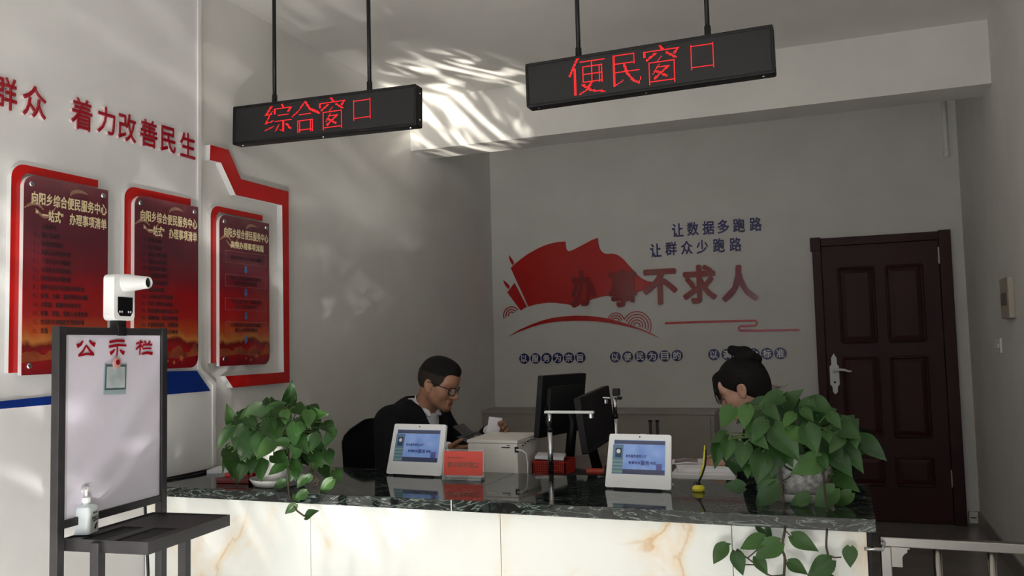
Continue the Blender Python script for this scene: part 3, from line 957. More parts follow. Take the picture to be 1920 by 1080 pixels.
# ------------------------------------------------------------------ the reception counter
ZT = .80
M['marble'] = mat('onyx_tile', 'efefec', 0.12, coat=0.2)
N, L, b = nodes(M['marble'])
n1 = noise(N, L, 1.5, 5, 1.6, 'Object', (1.3, 1, .75))
r1 = ramp(N, [(0.0, 'f5f8f4'), (.45, 'eef4f0'), (.53, 'eceee6'), (.575, 'ecdcbd'), (.592, 'dcb888'), (.61, 'efe0c6'), (.68, 'f4f4f0'), (1, 'f4f5f2')])
n2 = noise(N, L, 2.4, 3, .5)
r2 = ramp(N, [(.4, '000000'), (.62, 'ffffff')])
mx = N.new('ShaderNodeMixRGB')
mx.inputs[1].default_value = (*lin('eff2ee'), 1)
L.new(n1.outputs['Fac'], r1.inputs[0]); L.new(n2.outputs['Fac'], r2.inputs[0])
L.new(r2.outputs[0], mx.inputs[0]); L.new(r1.outputs[0], mx.inputs[2]); L.new(mx.outputs[0], b.inputs['Base Color'])
M['granite'] = mat('green_black_granite', '1a1d1d', 0.05, spec=0.38)
N, L, b = nodes(M['granite'])
n1 = noise(N, L, 5, 8, 2.2, 'Object', (1, 2.4, 4.5))
r1 = ramp(N, [(.0, '0b0d0d'), (.42, '101414'), (.5, '1b2320'), (.52, '7d8a84'), (.535, '18201d'), (.62, '0c0f0f'), (.7, '26332e'), (.74, '0e1111')])
n2 = noise(N, L, 40, 6, .5)
r2 = ramp(N, [(.5, '000000'), (.75, '3c4642')])
ad = N.new('ShaderNodeMixRGB'); ad.blend_type = 'ADD'; ad.inputs[0].default_value = .5
L.new(n1.outputs['Fac'], r1.inputs[0]); L.new(n2.outputs['Fac'], r2.inputs[0])
L.new(r1.outputs[0], ad.inputs[1]); L.new(r2.outputs[0], ad.inputs[2]); L.new(ad.outputs[0], b.inputs['Base Color'])
M['board'] = vary(mat('grey_laminate', 'a59f96', 0.5), 'a29c93', 'a8a299', 4)
M['darkwood'] = mat('dark_laminate', '3a2f2c', 0.35)

XC0, XC1, YC0, YC1 = -2.776, .076, -4.04, -3.39
ct = thing('reception_counter', 'long reception counter with white onyx tile front and dark granite top', 'counter', (-1.35, -3.7, 0))
xs = at(846, 945, 1, YC0).x
MB().mm((XC0, YC0, ZT - .04), (xs - .0004, YC1, ZT)).build('countertop', 'granite', ct, bevel=.0015, world=True)
MB().mm((xs + .0004, YC0, ZT - .04), (XC1, YC1, ZT)).build('countertop', 'granite', ct, bevel=.0015, world=True)
MB().mm((xs - .002, YC0 - .0004, ZT - .039), (xs + .002, YC0 + .012, ZT - .001)).build('joint', 'pvc', ct, world=True)
seams = [XC0, -1.951, -1.156, -.353, .05]
for a, c in zip(seams, seams[1:]):
    MB().mm((a + .001, -4.0, 0.08), (c - .001, -3.985, ZT - .04)).build('front_panel', 'marble', ct, bevel=.0015, world=True)
MB().mm((XC0, -3.984, .08), (.049, -3.96, ZT - .041)).mm((XC0, -3.95, 0), (.04, -3.93, .08)).build('carcass', 'board', ct, world=True)
MB().mm((.051, -3.995, .0), (.062, -3.40, ZT - .041)).build('end_panel', 'black', ct, world=True)
MB().mm((XC0, -3.43, .0), (.045, -3.41, ZT - .041)).build('back_panel', 'board', ct, world=True)

# the desk behind it, between the two clerks
ZD = .745
dk = thing('office_desk', 'dark desk behind the counter between the two seated clerks', 'desk', (-1.05, -2.9, 0))
MB().mm((-1.63, -3.385, ZD - .028), (-.45, -2.38, ZD)).build('desktop', 'darkwood', dk, bevel=.003, world=True)
for x in (-1.40, -.72):
    MB().mm((x - .012, -3.33, 0), (x + .012, -2.45, ZD - .028)).build('side_panel', 'darkwood', dk, world=True)

# low cabinet against the back wall
ZK, YK, XK = .82, -.30, -.905
cb_ = thing('low_cabinet', 'long low grey cabinet against the back wall', 'cabinet', (-1.85, -.15, 0))
MB().mm((XL, YK, 0), (XK, -.013, ZK - .03)).build('carcass', 'board', cb_, bevel=.003, world=True)
MB().mm((XL, YK - .012, ZK - .03), (XK + .008, -.001, ZK)).build('top_panel', 'board', cb_, bevel=.003, world=True)
for i in range(4):
    x1 = -.934 - i * .4255
    x0 = x1 - .4235
    dr = MB().mm((x0, YK - .018, .06), (x1, YK - .001, ZK - .055)).build('door', 'board', cb_, bevel=.002, world=True)
    hx = x0 + .026 if i % 2 == 0 else x1 - .026
    hb = MB().mm((hx - .012, YK - .032, .63), (hx + .012, YK - .018, .74))
    hb.build('handle', 'steel', dr, bevel=.003, world=True)
    e2 = MB().mm((hx - .013, YK - .034, .735), (hx + .013, YK - .018, .75)).build('handle_cap', 'black', dr, world=True)
    e2 = MB().mm((hx - .013, YK - .034, .62), (hx + .013, YK - .018, .635)).build('handle_cap', 'black', dr, world=True)

# stainless gate at the right end
YG = -3.9
gt = thing('barrier_gate', 'stainless steel barrier gate between the counter and the right wall', 'gate', (.09, YG, 0))
gx0, gx1, gz0, gz1 = .088, .84, .1, .722
fm = MB()
fm.mm((gx0, YG - .012, gz1 - .03), (gx1, YG + .02, gz1)).mm((gx0, YG - .012, gz0), (gx0 + .032, YG + .02, gz1 - .03))
fm.mm((gx1 - .032, YG - .012, gz0), (gx1, YG + .02, gz1 - .03)).mm((gx0 + .032, YG - .012, gz0), (gx1 - .032, YG + .02, gz0 + .03))
fm.build('gate_frame', 'steel', gt, bevel=.003, world=True)
for k in range(4):
    x = .25 + .147 * k
    MB().tube([(x, YG + .004, gz0 + .028), (x, YG + .004, gz1 - .028)], .0125, 16).build('baluster', 'steel', gt, smooth=True, world=True)
MB().prism([(0, 0), (.03, 0), (.03, .03), (.036, .04), (.045, .045), (.045, .055), (.052, .055), (.052, .06), (0, .06)], (gx0 + .032, YG - .006, gz1 - .09), (1, 0, 0), (0, 0, 1), 0, .004).build('corner_plate', 'steel', gt, world=True)
MB().tube([(.04, YG - .1, .703), (.09, YG - .1, .703)], .006, 10).tube([(.09, YG - .1, .703), (.1, YG - .015, .703)], .006, 10).build('latch', 'chrome', gt, smooth=True, world=True)
MB().mm((gx1 - .002, YG - .02, 0), (XR - .001, YG + .03, gz1 + .02)).build('gate_post', 'steel', gt, world=True)

# ------------------------------------------------------------------ on the counter
def tablet(label, pl, pr, tilt=17):
    """pl, pr: pixels of the lower front corners"""
    A, B = at(*pl, 2, ZT + .006), at(*pr, 2, ZT + .006)
    W_ = (B - A).length
    H_ = W_ * .80
    rz = math.atan2(B.y - A.y, B.x - A.x)
    c = (A + B) / 2
    t = thing('tablet', label, 'tablet', (c.x, c.y, ZT), rz, 'white desk tablets')
    R3 = Matrix.Rotation(-math.radians(tilt), 3, 'X')
    Z0 = Vector((0, 0, .006))
    def T(x, z, y=0.0):
        return Z0 + R3 @ Vector((x, y, z))
    pr_ = rrect(-W_ / 2, 0, W_ / 2, H_, .008)
    # slightly narrower at the top
    pr_ = [(a * (1 - .05 * c_ / H_), c_) for a, c_ in pr_]
    MB().prism(pr_, Z0, (1, 0, 0), R3 @ Vector((0, 0, 1)), -.014, 0).build('casing', 'white', t, bevel=.002)
    MB().bar(T(0, .004, .01), T(0, H_ * .55, .012) + Vector((0, .012, 0)), W_ * .8, .02, up=(0, 1, 0)).build('back_hump', 'white', t, bevel=.004)
    st = MB().prism([(-W_ * .36, -.006), (W_ * .36, -.006), (W_ * .36, .014), (-W_ * .36, .014)], (0, .0, .003), (1, 0, 0), (0, 1, 0), -.0025, .004)
    st.build('front_foot', 'black', t)
    MB().box((0, .075, .005), (W_ * .84, .11, .009)).build('stand_foot', 'white', t, bevel=.003)
    sw_, sx0, sz0, sz1 = W_, -W_ * .405, H_ * .255, H_ * .885
    sx1 = W_ * .405
    s0 = MB().prism([(sx0, sz0), (sx1, sz0), (sx1 * .97, sz1), (sx0 * .97, sz1)], Z0, (1, 0, 0), R3 @ Vector((0, 0, 1)), .0002, .0012)
    scr = s0.build('screen', 'scr_blue', t)
    def rect(name, m, x0, z0, x1, z1, d=.0016):
        return MB().prism([(sx0 + (sx1 - sx0) * a, sz0 + (sz1 - sz0) * b_) for a, b_ in ((x0, z0), (x1, z0), (x1, z1), (x0, z1))], Z0, (1, 0, 0), R3 @ Vector((0, 0, 1)), .0011, d).build(name, m, scr)
    rect('status_bar', 'scr_dark', .02, .88, .98, .99)
    rect('task_bar', 'scr_dark', .2, 0.0, .99, .14)
    rect('side_panel', 'scr_teal', .0, 0.0, .2, .86)
    rect('photo_tile', 'scr_navy', .05, .48, .17, .76, .002)
    for k in range(4):
        rect('menu_button', 'scr_green', .0, .04 + k * .105, .2, .095 + k * .105, .002)
    rect('mascot_tile', 'scr_purple', .83, .14, .94, .32, .002)
    hd = MB().lathe([(0, .0004), (.008, .0)], T(sx0 + (sx1 - sx0) * .11, sz0 + (sz1 - sz0) * .66, -.0021), 14, axis=R3 @ Vector((0, -1, 0)))
    hd.build('portrait', 'pvc', scr)
    tx = MB()
    def P(a, c_):
        return T(sx0 + (sx1 - sx0) * a, sz0 + (sz1 - sz0) * c_)
    u_, v_ = Vector((1, 0, 0)), R3 @ Vector((0, 0, 1))
    line_text(tx, '政务服务便民大厅', P(.25, .48), u_, v_, (sx1 - sx0) * .4, .0125, .0018, .02)
    line_text(tx, '智慧政务', P(.31, .29), u_, v_, (sx1 - sx0) * .23, .0115, .0018, .02)
    line_text(tx, '服务', P(.54, .265), u_, v_, (sx1 - sx0) * .17, .0185, .0018, .02)
    line_text(tx, '帮您', P(.72, .29), u_, v_, (sx1 - sx0) * .11, .0115, .0018, .02)
    tx.build('screen_text', 'scr_text', scr)
    MB().lathe([(0, .001), (.003, .0)], T(0, H_ * .95, -.0003), 12, axis=R3 @ Vector((0, -1, 0))).build('camera_lens', 'glassdark', t)
    return t
for k_, c_, e_ in (('scr_blue', '7d9bd2', .22), ('scr_dark', '454b66', .12), ('scr_teal', '5b7590', .16), ('scr_navy', '2c4560', .12), ('scr_green', '74948a', .16), ('scr_purple', '5c5f9a', .16), ('scr_text', '3a3f80', .05)):
    M[k_] = mat(k_, c_, 0.15, emit=e_)
N, L, b = nodes(M['scr_blue'])
nz = noise(N, L, 14, 2)
r_ = ramp(N, [(.3, '6f8fcc'), (.7, '8fabdd')])
L.new(nz.outputs['Fac'], r_.inputs[0]); L.new(r_.outputs[0], b.inputs['Base Color']); L.new(r_.outputs[0], b.inputs['Emission Color'])
tablet('white tablet with a blue screen in front of the man in the suit', (724, 888), (827, 893))
tablet('white tablet with a blue screen left of the yellow desk pen', (1134, 913), (1258, 919))

# red acrylic window sign
M['acrylic'] = mat('clear_acrylic', 'e8eef0', 0.05, trans=0.85, spec=0.5)
M['redpaper'] = mat('red_paper', 'e4574b', 0.6)
A, B = at(829, 893, 2, ZT + .012), at(908, 895, 2, ZT + .012)
W_ = (B - A).length; c = (A + B) / 2; rz = math.atan2(B.y - A.y, B.x - A.x)
sg = thing('window_sign', 'red acrylic window sign standing right of the left tablet', 'sign', (c.x, c.y, ZT), rz)
R3 = Matrix.Rotation(-math.radians(6), 3, 'X')
H_ = W_ * .60
Z0 = Vector((0, 0, .012))
MB().prism([(-W_ / 2, 0), (W_ / 2, 0), (W_ / 2, H_), (-W_ / 2, H_)], Z0, (1, 0, 0), R3 @ Vector((0, 0, 1)), -.004, 0).build('acrylic_plate', 'acrylic', sg)
MB().prism([(-W_ * .46, .006), (W_ * .46, .006), (W_ * .46, H_ * .93), (-W_ * .46, H_ * .93)], Z0, (1, 0, 0), R3 @ Vector((0, 0, 1)), .0002, .001).build('red_insert', 'redpaper', sg)
MB().mm((-W_ * .46, -.02, .0005), (W_ * .46, .03, .012)).build('base', 'acrylic', sg, bevel=.001)
tx = MB()
v_ = R3 @ Vector((0, 0, 1))
line_text(tx, '群众接待窗口', Z0 + v_ * (H_ * .33) + Vector((-W_ * .37, 0, 0)), (1, 0, 0), v_, W_ * .74, H_ * .22, .0011, .02)
line_text(tx, '向阳乡综合便民服务中心', Z0 + v_ * (H_ * .66) + Vector((-W_ * .38, 0, 0)), (1, 0, 0), v_, W_ * .42, H_ * .06, .0011, .01)
tx.build('lettering', 'lip', sg)

# desk pen on a yellow ball foot
M['yellow'] = mat('yellow_plastic', 'd9cf3a', 0.4)
p = at(1310, 921, 2, ZT)
pn = thing('desk_pen', 'yellow and black desk pen leaning up from a yellow ball foot', 'pen', (p.x, p.y, ZT))
MB().lathe([(0, 0), (.017, 0), (.022, .004), (.023, .011), (.019, .018), (.011, .023), (0, .024)], (0, 0, 0), 24).build('foot', 'yellow', pn, smooth='auto')
MB().lathe([(0.009, .020), (.010, .026), (.006, .034), (0, .035)], (0, 0, 0), 16).build('socket', 'black', pn, smooth='auto')
MB().tube([(0, 0, .03), (.012, .004, .055), (.024, .008, .09), (.028, .01, .12), (.029, .01, .15)], [.0035, .004, .0045, .0045, .003], 10).build('barrel', 'black', pn, smooth=True)
MB().tube([(.0075, .001, .055), (.019, .005, .09), (.024, .008, .125), (.027, .009, .165)], [.003, .0038, .0038, .002], 10).build('yellow_barrel', 'yellow', pn, smooth=True)
MB().tube([(-.012, 0, .022), (-.016, .004, .028), (-.01, .01, .032), (0, .0, .03)], .002, 8).build('cord', 'black', pn, smooth=True)

# red card box, papers and cables at the left end
M['redbox'] = mat('dark_red_plastic', '6d1c1c', 0.25)
p = at(440, 905, 2, ZT)
bx = thing('card_box', 'low dark red card box under the left plant', 'box', (p.x, p.y + .02, ZT), .15)
MB().box((0, .0, .011), (.15, .09, .022)).build('base', 'redbox', bx, bevel=.003)
MB().box((0, .02, .028), (.13, .03, .016)).build('card_row', 'red', bx, bevel=.002)
p = at(385, 890, 2, ZT)
pl = tag(MB().box((0, 0, .008), (.2, .14, .016)).build('paper_stack', 'paper', bevel=.001), 'thin stack of white paper on the counter beside the left wall', 'paper')
pl.location = (XC0 + .14, p.y + .12, ZT); pl.rotation_euler = (0, 0, .3)
cbm = MB()
cbm.tube([(XC0 + .008, -4.03, ZT + .006), (XC0 + .012, -3.8, ZT + .006), (XC0 + .012, -3.45, ZT + .006), (XC0 + .01, -3.395, ZT + .004)], .005, 8)
cb2 = tag(cbm.build('cable', 'black', smooth=True), 'black cable lying along the wall on the left end of the counter', 'cable')
cbm = MB()
cbm.tube([(XC0 + .022, -3.95, ZT + .005), (XC0 + .06, -3.75, ZT + .005), (XC0 + .04, -3.55, ZT + .005), (XC0 + .02, -3.42, ZT + .005)], .004, 8)
tag(cbm.build('cable', 'blacksoft', smooth=True), 'thinner black cable curving beside the one along the wall', 'cable')

# ------------------------------------------------------------------ on the desk behind
# beige printer
yq = -3.33
fl, frr, btm = at(878, 836, 1, yq), at(968, 827, 1, yq), at(968, 887, 1, yq)
bk = at(1011, 811, 0, frr.x)
D_p = bk.y - yq
pr = thing('printer', 'beige desktop printer behind the red window sign', 'printer', ((fl.x + frr.x) / 2, yq, ZD))
w2 = (frr.x - fl.x) / 2 + .004
hf, hm, hb = frr.z - ZD, bk.z - ZD - .012, bk.z - ZD
MB().prism([(0, .004), (D_p, .004), (D_p, hb - .02), (D_p * .45, hb - .02), (0, hf - .012)], (w2, 0, 0), (0, 1, 0), (0, 0, 1), -2 * w2, 0).build('body', 'ivory', pr, bevel=.006)
MB().prism([(-.002, hf - .011), (D_p * .45, hb - .019), (D_p, hb - .019), (D_p, hb), (D_p * .5, hb), (-.002, hf + .002)], (w2 + .002, 0, 0), (0, 1, 0), (0, 0, 1), -2 * w2 - .004, 0).build('lid', 'ivory', pr, bevel=.004)
tx = MB(); tx.mm((.045, -.0012, hf - .032), (.085, -.0002, hf - .027)).mm((.01 + .06, -.0012, hf - .022), (.085, -.0002, hf - .019))
tx.build('badge', 'grey_text', pr)
for k in range(4):
    y0 = .06 + k * .035
    MB().mm((w2 - .001, y0, hf - .03 + k * .005), (w2 + .0015, y0 + .018, hf - .024 + k * .005)).build('vent', 'black', pr)
for k in range(8):
    MB().mm((w2 - .02, D_p * .5 + k * .012, hb - .0002), (w2 - .016, D_p * .5 + k * .012 + .004, hb + .0006)).build('vent', 'grey_text', pr)
MB().mm((w2 - .012, -.002, hf - .05), (w2 + .001, .012, hf - .025)).build('port', 'black', pr)
MB().tube([(w2 - .004, -.004, hf - .037), (w2 + .02, .0, hf - .04), (w2 + .032, .02, hf - .055), (w2 + .036, .03, hf - .1), (w2 + .034, .03, hf - .14), (w2 + .034, .03, .004)], .0035, 8).build('power_cord', 'white', pr, smooth=True)

# monitors
M['matt_screen'] = mat('matt_screen', '141316', 0.55, spec=0.25)
def monitor(label, near_bot, near_top, far_bot, thick, face, mname):
    """panel standing along y; near/far bottom corners and near top corner in place coordinates; face=+1 screen to +x"""
    nb, nt_, fb = Vector(near_bot), Vector(near_top), Vector(far_bot)
    foot = (nb + fb) / 2
    u = (fb - nb).normalized(); v = (nt_ - nb); Hm = v.length; v.normalize()
    Wm = (fb - nb).length
    nn = u.cross(v).normalized()                       # towards +x
    fx = foot.x + (-.03 if face > 0 else .03)
    t = thing('monitor', label, 'monitor', (fx, foot.y, ZD), 0, 'desk monitors')
    rr = rrect(0, 0, Wm, Hm, .008, 4)
    if face > 0:
        MB().prism(rr, nb, u, v, -thick, 0).build('casing', 'black', t, bevel=.003, world=True)
        MB().prism(rrect(.014, .022, Wm - .014, Hm - .014, .003, 2), nb, u, v, .0002, .0012).build('screen', 'matt_screen', t, world=True)
        bk_ = -thick
    else:
        MB().prism(rr, nb, u, v, -thick, 0).build('casing', 'black', t, bevel=.004, world=True)
        MB().prism(rrect(.05, .05, Wm - .05, Hm - .05, .02, 4), nb, u, v, .0, .02).build('back_cover', 'blacksoft', t, bevel=.006, world=True)
        MB().prism(rrect(.012, .02, Wm - .012, Hm - .012, .003, 2), nb, u, v, -thick - .001, -thick).build('screen', 'glassdark', t, world=True)
        MB().prism(rrect(.03, .10, .07, .14, .004, 2), nb, u, v, .0, .012).build('side_label', 'suit', t, world=True)
        bk_ = .02
    mid = nb + u * (Wm / 2) + v * (Hm * .35) + nn * bk_
    MB().tube([mid, mid + nn * (.03 if face < 0 else -.03) - Vector((0, 0, .03)), Vector((fx, foot.y, ZD + .02))], [.02, .022, .024], 12).build('neck', 'black', t, smooth=True, world=True)
    MB().lathe([(0, 0), (.09, 0), (.09, .008), (.03, .02), (0, .02)], (0, 0, 0), 32).build('base', 'black', t, smooth='auto')
    return t
m1b, m1t = at(1010, 822, 1, -3.2), at(1018, 705, 1, -3.2)
m1f = at(1092, 806, 1, -2.76)
monitor('large black monitor seen from behind, facing the man', m1b, m1t, m1f, .026, -1, 'a')
m2b, m2t = at(1103, 852, 1, -3.2), at(1087, 746, 1, -3.2)
m2f = at(1156, 818, 1, -2.77)
monitor('black monitor with a dark tilted screen, facing the woman', m2b, m2t, m2f, .03, 1, 'b')

# document cameras
def doc_camera(label, x, y, ztop, xarm, head, base):
    t = thing('document_camera', label, 'camera', (x, y, ZD), 0, 'document cameras')
    h = ztop - ZD
    MB().box((.085 if base else 0, .02, .02), (.23 if base else .1, .12, .04)).build('base', 'black', t, bevel=.006)
    MB().tube([(0, 0, .04), (0, 0, h * .72)], .0115, 16).build('column', 'chrome', t, smooth=True)
    MB().tube([(0, 0, h * .72), (0, 0, h * .77)], .0125, 16).build('collar', 'black', t, smooth=True)
    MB().tube([(0, 0, h * .77), (0, 0, h - .004)], .009, 16).build('upper_column', 'chrome', t, smooth=True)
    x0, x1 = sorted((-.022, xarm))
    MB().mm((x0, -.012, h - .012), (x1, .012, h)).build('arm', 'white' if head == 'arm' else 'chrome', t, bevel=.005)
    MB().lathe([(0, 0), (.012, 0), (.012, .018), (0, .018)], (xarm - (.014 if xarm > 0 else -.014), 0, h - .03), 16).build('lens_head', 'chrome', t, smooth='auto')
    if head == 'box':
        MB().box((.008, 0, h + .022), (.032, .028, .034)).build('camera_box', 'black', t, bevel=.004)
        MB().box((.022, 0, h - .006), (.02, .02, .014)).build('hinge_knob', 'black', t, bevel=.003)
    return t
dcp = at(1033, 880, 1, -3.33)
doc_camera('silver document camera with a white arm, standing behind the counter edge', dcp.x, -3.33, at(1033, 770, 1, -3.33).z, .20, 'arm', True)
dcp = at(1155, 815, 1, -2.95)
doc_camera('silver document camera with a black box on top, behind the tilted monitor', dcp.x, -2.95, at(1153, 744, 1, -2.95).z, -.06, 'box', False)

# red basket, folders, papers
M['magnet'] = mat('pink_magnet', 'c99a92', 0.3)
M['redbasket'] = mat('red_basket', 'b82a1c', 0.45)
p = at(1043, 872, 2, ZD + .012)
bk_ = thing('basket', 'red perforated plastic basket under the large monitor', 'basket', (p.x + .095, -3.155, ZD + .008))
bm_ = MB()
W_, D_b, H_b = .15, .15, .062
# walls of the basket as lattices of bars
def lattice(a, u, v, wu, wv, nu, nv):
    a, u, v = Vector(a), Vector(u), Vector(v)
    for i in range(nu + 1):
        bm_.bar(a + u * (wu * i / nu), a + u * (wu * i / nu) + v * wv, .004, .0055)
    for j in range(nv + 1):
        bm_.bar(a + v * (wv * j / nv), a + v * (wv * j / nv) + u * wu, .004, .009 if j in (0, nv) else .0055)
lattice((-W_ / 2, -D_b / 2, .012), (1, 0, 0), (0, 0, 1), W_, H_b, 15, 6)
lattice((-W_ / 2, D_b / 2, .012), (1, 0, 0), (0, 0, 1), W_, H_b, 26, 6)
lattice((-W_ / 2, -D_b / 2, .012), (0, 1, 0), (0, 0, 1), D_b, H_b, 14, 6)
lattice((W_ / 2, -D_b / 2, .012), (0, 1, 0), (0, 0, 1), D_b, H_b, 14, 6)
bm_.mm((-W_ / 2, -D_b / 2, .01), (W_ / 2, D_b / 2, .014))
bm_.build('lattice', 'redbasket', bk_)
MB().mm((-W_ / 2 + .006, -D_b / 2 + .006, .0145), (W_ / 2 - .006, D_b / 2 - .006, .06)).build('paper_filling', 'magnet', bk_)
o = tag(MB().box((0, 0, .004), (.36, .2, .008)).build('paper', 'paper'), 'pinkish white paper lying under the red basket', 'paper')
o.location = (p.x - .02, -3.15, ZD)
o = tag(MB().box((0, 0, 0), (.13, .11, .012)).build('paper_bundle', 'paper', bevel=.002), 'crumpled white papers heaped in the red basket', 'paper')
o.location = (p.x + .08, -3.155, ZD + .098); o.rotation_euler = (.06, .06, .2)
bf = tag(MB().box((0, 0, .013), (.26, .16, .026)).build('black_folder', 'black', bevel=.003), 'black folder lying in front of the tilted monitor', 'folder')
q = at(1100, 868, 2, ZD + .026)
bf.location = (q.x + .01, -3.155, ZD + .0); bf.rotation_euler = (0, 0, .1)
q = at(1119, 855, 1, -3.16)
M['orange'] = mat('red_orange_plastic', 'a8402a', 0.4)
st_ = thing('stamp', 'small red stamp case below the tilted monitor', 'stamp', (q.x, -3.19, ZD + .0265), .1)
MB().lathe([(0, 0), (.012, .0), (.014, .01), (.014, .07), (.011, .078), (0, .08)], (-.04, 0, .014), 18, axis=(1, 0, 0)).build('case', 'orange', st_, smooth='auto')
MB().lathe([(.0145, .03), (.0152, .032), (.0152, .038), (.0145, .04)], (-.04, 0, .014), 18, axis=(1, 0, 0)).build('band', 'redbasket', st_, smooth='auto')

A = at(1262, 872, 1, -3.3); B = at(1368, 876, 1, -3.3)
ps = tag(MB().box((0, 0, .03), (.26, .28, .06)).build('paper_stack', 'paper', bevel=.002), 'thick stack of white papers in front of the woman', 'paper')
ps.location = ((A.x + B.x) / 2, -3.17, ZD); ps.rotation_euler = (0, 0, .05)
ps2 = tag(MB().box((0, 0, .008), (.24, .26, .016)).build('paper_stack', 'paper', bevel=.001), 'loose sheets lying turned on the thick paper stack', 'paper')
ps2.location = ((A.x + B.x) / 2 - .01, -3.13, ZD + .0605); ps2.rotation_euler = (0, 0, .22)
mgz = thing('magazine', 'open magazine with dark pictures on the loose sheets', 'magazine', ((A.x + B.x) / 2 - .04, -3.06, ZD + .077), .18)
M['magprint'] = vary(mat('magazine_print', '6b5a55', 0.3), '1d1a1e', 'b59a90', 14)
MB().prism([(-.12, 0), (-.06, .008), (0, .002), (.06, .008), (.12, 0), (.06, .004), (-.06, .004)], (0, .07, .0), (1, 0, 0), (0, 0, 1), 0, .15).build('pages', 'paper', mgz)
MB().prism([(-.11, .0022), (-.06, .0089), (-.004, .0034), (-.004, .0028), (-.06, .0083), (-.11, .0016)], (0, .065, .0), (1, 0, 0), (0, 0, 1), 0, .12).build('picture', 'magprint', mgz)
MB().prism([(.11, .0022), (.06, .0089), (.004, .0034), (.004, .0028), (.06, .0083), (.11, .0016)], (0, .065, .0), (1, 0, 0), (0, 0, 1), 0, .09).build('picture', 'magprint', mgz)

q = at(1205, 814, 1, -3.05)
vb = thing('small_bottle', 'small white bottle peeping over the right tablet', 'bottle', (q.x, -3.05, ZD))
hq = q.z - ZD
MB().lathe([(0, 0), (.024, 0), (.026, .005), (.026, hq - .06), (.012, hq - .035), (.012, hq - .022)], (0, 0, 0), 20).build('body', 'white', vb, smooth='auto')
MB().lathe([(.0125, hq - .024), (.015, hq - .02), (.014, hq), (0, hq + .002)], (0, 0, 0), 20).build('cap', 'white', vb, smooth='auto')

# ------------------------------------------------------------------ notice stand at the left
rzS = math.atan2(.1, .995)
PS = Vector((-2.193, -4.731, 0))
sn = thing('notice_stand', 'black metal notice stand with a white board beside the left wall', 'stand', PS, rzS)
RS = ROOT[sn.name]
def sl(px, py, xl=0.0):
    """pixel -> the stand's own coordinates on its board plane"""
    n = RS.to_3x3() @ Vector((1, 0, 0))
    q = on(px, py, RS @ Vector((xl, 0, 0)), n)
    return RS.inverted() @ q
YA, YB_ = -.231, .231
PT = .028
for y in (YA, YB_):
    MB().mm((-PT / 2, y - PT / 2, .012), (PT / 2, y + PT / 2, 1.438)).build('post', 'blackmetal', sn, bevel=.002)
for z in (1.424, .852):
    MB().mm((-PT / 2 + .002, YA + PT / 2, z - .012), (PT / 2 - .002, YB_ - PT / 2, z + .012)).build('cross_rail', 'blackmetal', sn, bevel=.002)
M['noticeboard'] = mat('notice_board_white', 'e0dcea', 0.3)
bd = MB().mm((-.006, YA + PT / 2 - .002, .862), (.004, YB_ - PT / 2 + .002, 1.414)).build('notice_board', 'noticeboard', sn)
M['alu'] = mat('white_aluminium_edge', 'c6c4cc', 0.4)
MB().mm((.0038, YA + PT / 2 - .001, .866), (.006, YA + PT / 2 + .016, 1.41)).build('board_edge', 'alu', bd)
def brush(mb, pts, w0, w1, d0, d1, k=7.715, off=(110, 620)):
    L0 = [sl(off[0] + x / k, off[1] + y / k, .0045) for x, y in pts]
    P2 = [(q.y, q.z) for q in L0]
    sc = (sl(off[0] + 100 / k, off[1], 0) - sl(off[0], off[1], 0)).length / 100
    n = len(P2)
    o1, o2 = [], []
    for i, p_ in enumerate(P2):
        a_, c_ = P2[max(i - 1, 0)], P2[min(i + 1, n - 1)]
        dx, dy = c_[0] - a_[0], c_[1] - a_[1]
        l = math.hypot(dx, dy) or 1
        wd = (w0 + (w1 - w0) * i / (n - 1)) * sc * .5
        o1.append((p_[0] - dy / l * wd, p_[1] + dx / l * wd)); o2.append((p_[0] + dy / l * wd, p_[1] - dx / l * wd))
    mb.prism(o1 + o2[::-1], (0, 0, 0), (0, 1, 0), (0, 0, 1), d0, d1)
GONG = [([(345, 150), (315, 195), (262, 225)], 18, 48), ([(438, 142), (470, 180), (518, 205)], 14, 52), ([(392, 212), (350, 290), (288, 358)], 16, 24), ([(282, 362), (400, 338), (502, 345)], 24, 30), ([(395, 215), (440, 280), (492, 342)], 16, 28)]
SHI = [([(730, 165), (840, 146), (945, 150)], 30, 32), ([(725, 232), (850, 208), (970, 215)], 34, 26), ([(843, 225), (843, 300), (833, 362)], 18, 12), ([(805, 272), (780, 300), (742, 330)], 12, 46), ([(880, 272), (900, 300), (940, 325)], 12, 48)]
LAN = [([(1118, 190), (1165, 172), (1215, 165)], 24, 20), ([(1182, 140), (1172, 250), (1165, 352)], 18, 14), ([(1166, 205), (1145, 240), (1116, 268)], 18, 26), ([(1176, 205), (1195, 225), (1212, 240)], 14, 22),
       ([(1236, 148), (1248, 170), (1255, 190)], 16, 22), ([(1316, 150), (1300, 172), (1285, 195)], 18, 18), ([(1215, 208), (1280, 202), (1342, 205)], 22, 26), ([(1213, 264), (1275, 256), (1330, 258)], 20, 22), ([(1198, 336), (1270, 318), (1346, 332)], 26, 40)]
for nm, sts in (('公', GONG), ('示', SHI), ('栏', LAN)):
    mb = MB()
    for i, (pts, a_, c_) in enumerate(sts):
        brush(mb, pts, a_, c_, .0045, .0075 + i * .0001)
    o = mb.build('header_character', 'red_letter', bd)
    o['label'] = 'red header character ' + nm
